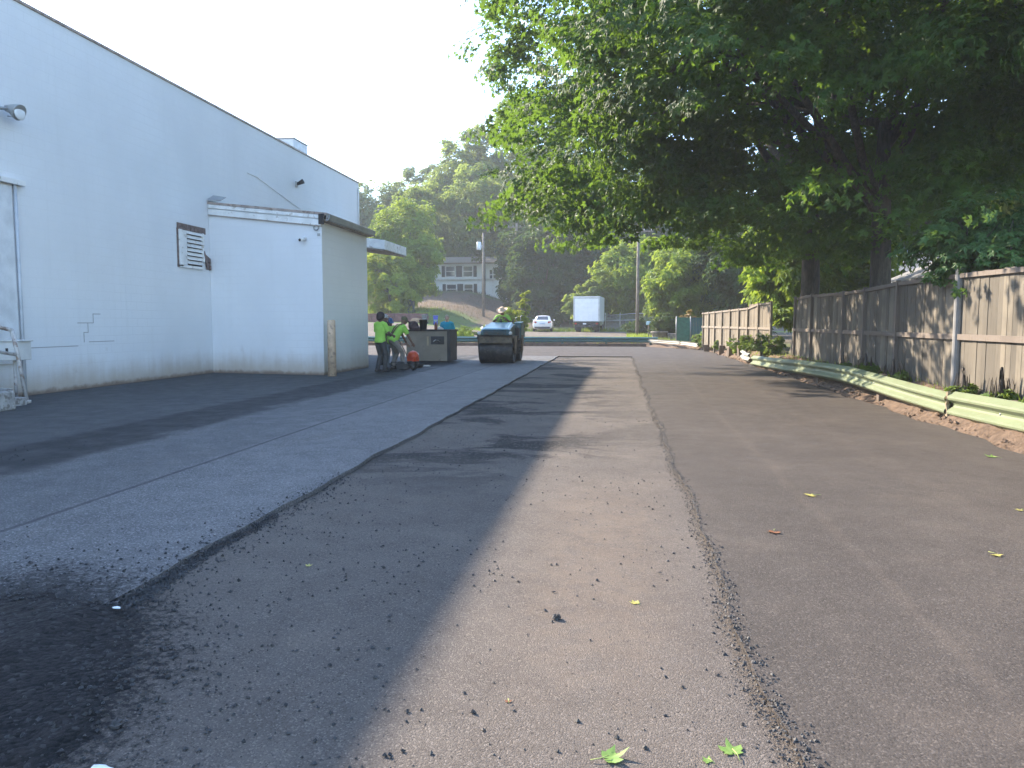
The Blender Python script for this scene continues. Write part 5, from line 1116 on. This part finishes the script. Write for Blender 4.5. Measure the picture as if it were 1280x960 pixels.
# leafy bough hanging over the fence top
b_ = tree('maple_sapling', 'bright leafed young maple leaning over the top of the near fence', (6.3, 13.9, .4), 2.2, .05, (5.95, 13.6, 2.85), (.95, 1.35, .8), 80, 44, .18, ML_weed if False else leaf_mat('sapling_leaf', (.035, .085, .025), (.07, .15, .045), (.17, .28, .05), .32, .5, .25), MAPLE, 21, clr=.34, shell=.2, lob=.25, limbs=5)

# background trees: (x, y), height, crown radius
def bg(name, label, x, y, ztop, zbot, r, mat, seed, ncl=120, per=40, ls=.55, group='trees on the wooded bank', tpl=SPRAY, ry=None, clr=None, **kw):
    z0 = H(x, y); cz = (ztop + zbot) / 2
    return tree(name, label, (x, y, z0), z0 + (zbot - z0) + (ztop - zbot) * .35, .05 * r, (x, y, cz), (r, ry or r * .8, (ztop - zbot) / 2), ncl, per, ls, mat, tpl, seed, group=group, clr=clr or r * .2, bmat=M_barkf, limbs=6, shell=.35, flat=.75, **kw)
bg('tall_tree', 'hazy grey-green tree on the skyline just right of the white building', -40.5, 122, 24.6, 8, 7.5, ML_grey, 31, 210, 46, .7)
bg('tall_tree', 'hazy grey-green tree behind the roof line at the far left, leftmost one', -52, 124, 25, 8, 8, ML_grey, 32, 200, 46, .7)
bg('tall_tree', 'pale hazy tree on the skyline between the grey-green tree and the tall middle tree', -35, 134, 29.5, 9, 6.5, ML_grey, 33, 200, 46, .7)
bg('tall_tree', 'tall sunlit tree rising above the white house roof, highest on the skyline', -24.5, 124, 33.0, 10.5, 7.5, ML_mid, 34, 260, 48, .7)
bg('tall_tree', 'tall hazy tree directly behind the left edge of the big maple', -14.5, 126, 37.5, 9, 8.5, ML_mid, 35, 260, 48, .75)
bg('tall_tree', 'leafy tree in front of the white house covering its eave', -28.6, 107.5, 21.5, 10.6, 4.6, ML_mid, 36, 150, 40, .5)
bg('tall_tree', 'leafy tree whose low boughs hide the right half of the white house roof', -19.4, 108, 23.5, 10.9, 5.6, ML_mid, 37, 150, 42, .55)
bg('willow_like_tree', 'bright yellow-green feathery tree right of the canopy', -25.2, 86, 14.8, 4.2, 4.7, ML_bright, 38, 230, 46, .42, droop=.7, lob=.3)
bg('willow_like_tree', 'low bright yellow-green tree with drooping sprays under the canopy edge', -25.0, 81, 9.4, 2.9, 3.4, ML_yellow, 39, 140, 44, .36, droop=.9, lob=.3)
bg('bank_tree', 'dark tree standing left of the white house', -30.6, 104, 13, 4.8, 3.8, ML_dark, 40, 110, 40, .5)
for i, (x, y, zt, zb, r, m_, lb) in enumerate([
    (-11.6, 97, 15, 1.8, 4.4, ML_dark, 'dark ivy covered tree mass right of the white house'),
    (-8.8, 90, 14, 1.2, 4.2, ML_dark, 'dark dense evergreen behind the white sedan'),
    (-4.2, 92, 15, 1.4, 4.6, ML_dark, 'dark dense evergreen left of the box truck'),
    (.6, 96, 16, 2, 5, ML_dark, 'dark tall evergreen behind the box truck'),
    (-9.5, 108, 23, 8, 6.2, ML_mid, 'tall mid green tree above the dark evergreens'),
    (-1.5, 112, 25, 6, 7, ML_mid, 'tall mid green tree far behind the box truck'),
    (7, 106, 24, 3, 7.5, ML_dark, 'tall dark tree on the bank right of the slim pole'),
    (-3.2, 77, 5.4, 1.2, 2.0, ML_mid, 'small pale green tree beside the box truck'),
    (1.6, 79.5, 9.8, 2.2, 4.3, ML_bright, 'round sunlit yellow-green tree behind the slim pole'),
    (6.4, 72, 9.0, 1.6, 4.0, ML_bright, 'sunlit yellow-green tree right of the slim pole'),
    (5.6, 61, 6.6, .7, 2.9, ML_bright, 'rounded yellow-green tree behind the green screen'),
    (10.2, 60, 9.5, 1.2, 4.3, ML_dark, 'dark green tree beyond the tan fence'),
    (11.0, 46, 8.5, 1.0, 3.8, ML_bright, 'yellow-green tree behind the tan fence'),
    (9.2, 37, 6.6, 1.0, 2.9, ML_bright, 'low yellow-green tree just behind the gap in the fence'),
    (17, 52, 13, 2, 5.5, ML_dark, 'dark tree far behind the maples on the right'),
    (18.5, 30, 13, 1.5, 5.2, ML_mid, 'leafy tree behind the white outbuilding on the right')]):
    bg('bank_tree', lb, x, y, zt, zb, r, m_, 50 + i, int(80 + 30 * r), 44, .34 + .035 * r)
# woods behind everything
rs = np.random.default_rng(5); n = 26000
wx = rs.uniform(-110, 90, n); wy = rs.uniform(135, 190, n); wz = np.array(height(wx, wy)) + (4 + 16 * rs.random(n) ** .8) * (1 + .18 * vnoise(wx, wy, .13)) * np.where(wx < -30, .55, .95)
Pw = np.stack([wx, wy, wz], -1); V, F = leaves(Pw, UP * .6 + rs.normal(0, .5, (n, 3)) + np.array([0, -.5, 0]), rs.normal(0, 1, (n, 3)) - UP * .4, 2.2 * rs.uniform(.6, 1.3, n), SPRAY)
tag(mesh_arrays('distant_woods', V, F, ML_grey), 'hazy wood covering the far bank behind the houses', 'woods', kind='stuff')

# bushes
def bush(name, label, x, y, r, h, mat, seed, ncl=26, per=46, ls=.12, tpl=SPRAY, cat='bush', group=None, z=None, **kw):
    z0 = H(x, y) if z is None else z
    return tree(name, label, (x, y, z0), z0 + h * .5, .025 + .02 * h, (x, y, z0 + h * .55), (r, r, h * .5), ncl, per, ls, mat, tpl, seed, cat=cat, group=group, clr=max(.09, r * .34), bmat=M_barkf, limbs=5, shell=.15, lob=.25, **kw)
bush('young_tree', 'young yellow-green tree with thin upright top left of the roller', -7.0, 49.6, .85, 2.5, ML_yellow, 71, 40, 46, .17)
bush('young_tree', 'slender yellow-green sapling spire rising behind the roller driver', -6.35, 50.3, .42, 3.4, ML_yellow, 72, 26, 40, .17)
bush('bush', 'low leafy bush behind the teal guardrail left of the young tree', -8.2, 49.0, .9, 1.0, ML_weed, 73, 26, 40, .16)
bush('bush', 'low sprawling bush behind the teal guardrail nearest the bin', -10.6, 49.4, 1.2, .9, ML_weed, 74, 26, 40, .16)
bush('clipped_hedge', 'dense dark rounded hedge beside the green screen', 2.95, 51.6, 1.0, 1.75, leaf_mat('hedge_leaf', (.03, .055, .012), (.06, .10, .02), (.1, .16, .03), .3), 75, 90, 60, .13)
bush('flowering_bush', 'orange flowering bush peeking over the green screen', 4.0, 46.4, .45, 2.4, leaf_mat('orange_blossom', (.26, .15, .04), (.34, .26, .08), (.4, .3, .08), .35), 76, 16, 26, .13)
bush('bush', 'dark shrub at the foot of the chain link fence', 1.7, 64.5, 1.3, 1.3, ML_dark, 77, 30, 40, .2)
for i, (x, y, r, h, lb) in enumerate([(4.35, 43.2, .5, .7, 'leafy weed clump in front of the green screen, left one'), (4.75, 41.6, .55, .95, 'tall leafy weed clump at the left end of the tan fence'), (4.85, 38.0, .3, .5, 'small weed clump between the timber stubs'),
    (4.95, 33.2, .38, .75, 'bushy weed clump beside the nearest timber stub'), (4.98, 31.2, .3, .8, 'upright weed clump at the foot of the tan fence'), (5.1, 28.6, .5, .72, 'broad weed clump in the gap between the fences'), (5.2, 27.0, .35, .55, 'weed clump under the leaning end of the near fence'),
    (5.1, 18.4, .28, .3, 'dark weed clump behind the guardrail in the fence shade, farther one'), (5.05, 16.6, .34, .32, 'dark weed clump behind the guardrail in the fence shade, nearer one'), (5.12, 15.2, .3, .3, 'low weed clump behind the bent guardrail near the loose board'), (5.14, 12.3, .16, .26, 'small weed right beside the grey fence post'), (5.17, 11.2, .22, .2, 'sunlit weeds behind the near guardrail at the right edge'), (5.17, 10.2, .22, .2, 'sunlit weeds behind the near guardrail, nearest the camera')]):
    bush('weed_clump', lb, x, y, r, h, ML_weed, 90 + i, int(10 + 20 * r), 30, .085 + .04 * (y > 25), OVAL if i % 2 else SPRAY, 'weed', 'weeds along the fence')

# grass
def grass(name, label, boxes, dens, hgt, mat, seed):
    rs = np.random.default_rng(seed); xs_, ys_ = [], []
    for x0, x1, y0, y1 in boxes:
        n = int((x1 - x0) * (y1 - y0) * dens); xs_.append(rs.uniform(x0, x1, n)); ys_.append(rs.uniform(y0, y1, n))
    x = np.concatenate(xs_); y = np.concatenate(ys_); k = (rs.random(len(x)) < .55 + .5 * vnoise(x, y, 1.9)) & (lot_dist(x, y) > .45); x, y = x[k], y[k]; n = len(x)
    hh = hgt * rs.uniform(.5, 1.4, n); a = rs.uniform(0, 6.28, n); w = .05 * hh + .004; z = height(x, y); le = rs.normal(0, .35, (n, 2)) * hh[:, None]
    V = np.zeros((n, 3, 3)); V[:, 0] = np.stack([x - w * np.cos(a), y - w * np.sin(a), z - .01], -1); V[:, 1] = np.stack([x + w * np.cos(a), y + w * np.sin(a), z - .01], -1); V[:, 2] = np.stack([x + le[:, 0], y + le[:, 1], z + hh], -1)
    F = np.arange(n * 3).reshape(n, 3); return tag(mesh_arrays(name, V.reshape(-1, 3), F, mat), label, 'grass', kind='stuff')
ML_grass = leaf_mat('grass_blade', (.10, .19, .025), (.22, .32, .05), (.42, .52, .07), .45, .6, .2); ML_dry = leaf_mat('dry_grass_blade', (.11, .09, .05), (.17, .14, .08), (.2, .17, .07), .3, .8, .1)
grass('berm_grass', 'thin grass and weeds on the soil along the fence', [(4.9, 5.5, 5, 28), (4.8, 5.9, 28, 41)], 150, .10, ML_grass, 3)
grass('verge_grass', 'bright grass strip behind the teal guardrail', [(-16, 1.5, 47.55, 51.8), (.5, 4.5, 47.5, 60)], 130, .24, ML_grass, 4)
grass('far_grass', 'bright grass along the far side of the street and on the bank', [(-14, 6, 70.5, 76), (-34, -20, 79.2, 88)], 45, .34, ML_grass, 6)
grass('bank_dry_grass', 'dry brown grass on the bank below the white house', [(-34, -11, 84, 110)], 16, .26, ML_dry, 8)

# fallen leaves on the asphalt
def fallen(label, x, y, s, rz, mat, curl=.3, seed=0, z=.004, small=False, group='green maple leaves on the asphalt'):
    rs = np.random.default_rng(seed); V0, F0 = [], []
    ang = np.radians([-165, -135, -112, -92, -78, -62, -52, -40, -26, -12, 0, 12, 26, 40, 52, 62, 78, 92, 112, 135, 165])
    ln = np.array([.28, .4, .62, .44, .6, .72, .9, .62, .5, .72, 1.05, .72, .5, .62, .9, .72, .6, .44, .62, .4, .28]) * rs.uniform(.9, 1.1, 21)
    pts = [(0, 0, .01)] + [(math.sin(a) * l, math.cos(a) * l, curl * l * l * (.35 + .5 * abs(math.sin(a * 1.5 + seed)))) for a, l in zip(ang, ln)]
    mid = [(x_ * .5, y_ * .5, z_ * .3 + .02 * (i % 2)) for i, (x_, y_, z_) in enumerate(pts[1:])]
    b0 = MB(); n = 21; vs = pts + mid
    fs = [(0, n + 1 + i, n + 2 + i) for i in range(n - 1)] + [(n + 1 + i, 1 + i, 2 + i, n + 2 + i) for i in range(n - 1)]
    b0.add([(a * s, b * s, c * s) for a, b, c in vs], fs, 0, True)
    o = b0.build('fallen_leaf', mat, fix=False, loc=(x, y, z + .003)); o.rotation_euler = (0, 0, rz)
    st = MB(); st.tube([(0, 0, .012), (.1 * s, -.5 * s, .01), (.05 * s, -1.0 * s, .006)], [.0022, .0016, .0018], 6); st.build('leaf_stalk', paint('leaf_stalk', (.3, .34, .1), .6), o)
    return tag(o, label, 'leaf', group)
ML_fall = leaf_mat('fallen_leaf_green', (.17, .29, .07), (.25, .37, .10), (.25, .36, .08), .25, .45, .3); ML_fally = leaf_mat('fallen_leaf_yellow', (.42, .36, .10), (.5, .46, .14), (.4, .36, .1), .2, .6, .2)
ML_fallb = leaf_mat('fallen_leaf_brown', (.16, .07, .04), (.26, .12, .06), (.2, .1, .05), .1, .7, .2)
fallen('bright green maple leaf with two raised lobes at the near end of the middle lane', -.02, 2.52, .068, R(-70), ML_fall, .55, 1)
fallen('pale green star shaped maple leaf beside the crumbly joint', .595 - .19, 2.62, .062, R(12), ML_fall, .3, 2)
fallen('tiny green leaf scrap between the two large green leaves', .315, 2.55, .028, R(40), ML_fall, .4, 3)
for (x, y, s, r_, m_, lb, sd, z_) in [
    (4.02, 8.8, .085, 40, ML_fall, 'green maple leaf on the dark mat near the right guardrail', 4, .042), (1.62, 6.6, .075, 100, ML_fally, 'yellowish leaf on the dark mat beyond the others', 5, .042),
    (2.35, 5.05, .05, 200, ML_fally, 'small yellow leaf on the dark mat right of the joint', 6, .042), (1.08, 5.4, .07, 160, ML_fallb, 'curled brown leaf on the dark mat close to the joint', 7, .042),
    (-.42, 2.86, .02, 10, ML_fallb, 'tiny reddish leaf bit on the rough lane left of the green leaf', 8, .004), (-1.88, 4.35, .03, 10, ML_fally, 'tan leaf bit on the shaded rough lane', 9, .004), (3.1, 6.3, .045, 80, ML_fally, 'pale leaf on the dark mat right of the small yellow one', 10, .042), (.1, 4.0, .04, 30, ML_fally, 'faint yellow leaf on the sunlit rough lane', 12, .004)]:
    fallen(lb, x, y, s, R(r_), m_, .3, sd, z_)
def scrap(x, y, s, lb, sd):
    rs = np.random.default_rng(sd); v = MB(); n = 9; pts = [(math.cos(2 * math.pi * i / n) * s * rs.uniform(.5, 1.1), math.sin(2 * math.pi * i / n) * s * .5 * rs.uniform(.6, 1.1), .2 * s * rs.random()) for i in range(n)]
    v.add(pts + [(0, 0, .35 * s)], [(i, (i + 1) % n, n) for i in range(n)]); v.add([(a, b, -.001) for a, b, c in pts], [tuple(range(n))])
    o = v.build('paper_scrap', paint('white_paper', (.75, .77, .78), .7), loc=(x, y, .05 if y > 3 else .012)); tag(o, lb, 'paper scrap')
scrap(-2.52, 3.45, .028, 'crumpled white paper scrap on the dark spill', 3); scrap(-1.70, 2.21, .045, 'flat white paper scrap at the very bottom edge of the shaded lane', 4)
def clod(x, y, s, lb, sd):
    rs = np.random.default_rng(sd); v = MB(); v.ball((0, 0, s * .45), (s, s * .85, s * .6), n=10)
    for i, p in enumerate(v.v): k = 1 + .35 * (rs.random() - .5) * 2; v.v[i] = (p[0] * k, p[1] * k, max(0, p[2] * k))
    for i in range(len(v.sm)): v.sm[i] = False
    o = v.build('asphalt_clod', M_stone, loc=(x, y, .003)); tag(o, lb, 'asphalt clod')
clod(-.30, 3.73, .024, 'dark asphalt clod alone on the sunlit rough lane', 5); clod(-1.83, 2.47, .026, 'black asphalt clod beside the white scrap at the bottom', 6)
# ================================================================ LIGHT, AIR, CAMERA
SUN = Vector((-10.8, 7.9, 7.75)).normalized()
elev = math.asin(SUN.z); az = math.atan2(SUN.x, SUN.y)      # clockwise from +y
w = bpy.data.worlds.new('World'); scene.world = w; w.use_nodes = True; nt = w.node_tree
sky = nt.nodes.new('ShaderNodeTexSky'); sky.sky_type = 'NISHITA'; sky.sun_disc = False; sky.sun_elevation = elev; sky.sun_rotation = az
sky.air_density = 1.0; sky.dust_density = .4; sky.ozone_density = 2.6; sky.altitude = 50
nt.links.new(sky.outputs[0], nt.nodes['Background'].inputs[0]); nt.nodes['Background'].inputs[1].default_value = SKY_S
ld = bpy.data.lights.new('sun', 'SUN'); ld.energy = SUN_S; ld.angle = R(.55); ld.color = (1, .865, .70)
lo = bpy.data.objects.new('sun', ld); COL.objects.link(lo); lo.rotation_euler = (-SUN).to_track_quat('-Z', 'Y').to_euler(); lo.location = (-30, 20, 40)
if HAZE > 0:
    v = MB(); v.span((-325, -325, -2.0), (325, 325, 62)); m = bpy.data.materials.new('haze_air'); m.use_nodes = True; n_ = m.node_tree; n_.nodes.remove(n_.nodes['Principled BSDF'])
    pv = n_.nodes.new('ShaderNodeVolumePrincipled'); pv.inputs['Color'].default_value = (.93, .96, 1, 1); pv.inputs['Density'].default_value = HAZE; pv.inputs['Anisotropy'].default_value = .0
    n_.links.new(pv.outputs[0], n_.nodes['Material Output'].inputs['Volume']); hz = v.build('haze', m); tag(hz, 'thin pale summer haze filling the air', 'haze', kind='stuff')
cd = bpy.data.cameras.new('camera'); cd.sensor_width = 36; cd.lens = 950 / 1280 * 36; cd.clip_end = 2000; cd.clip_start = .05
co = bpy.data.objects.new('camera', cd); COL.objects.link(co); co.location = (0, 0, 1.5); co.rotation_euler = (R(90 - 4.63), 0, R(8.06)); scene.camera = co
vs_ = scene.view_settings; vs_.view_transform = 'Standard'; vs_.look = 'None'; vs_.gamma = 1; vs_.use_curve_mapping = False; vs_.exposure = EXPO
scene.render.engine = 'CYCLES'; cy = scene.cycles
cy.use_denoising = True
try: cy.denoiser = 'OPENIMAGEDENOISE'
except Exception: pass
cy.max_bounces = 6; cy.diffuse_bounces = 2; cy.glossy_bounces = 2; cy.transmission_bounces = 3; cy.transparent_max_bounces = 8; cy.volume_bounces = 1
cy.use_adaptive_sampling = True; cy.adaptive_threshold = .02; cy.sample_clamp_indirect = 6
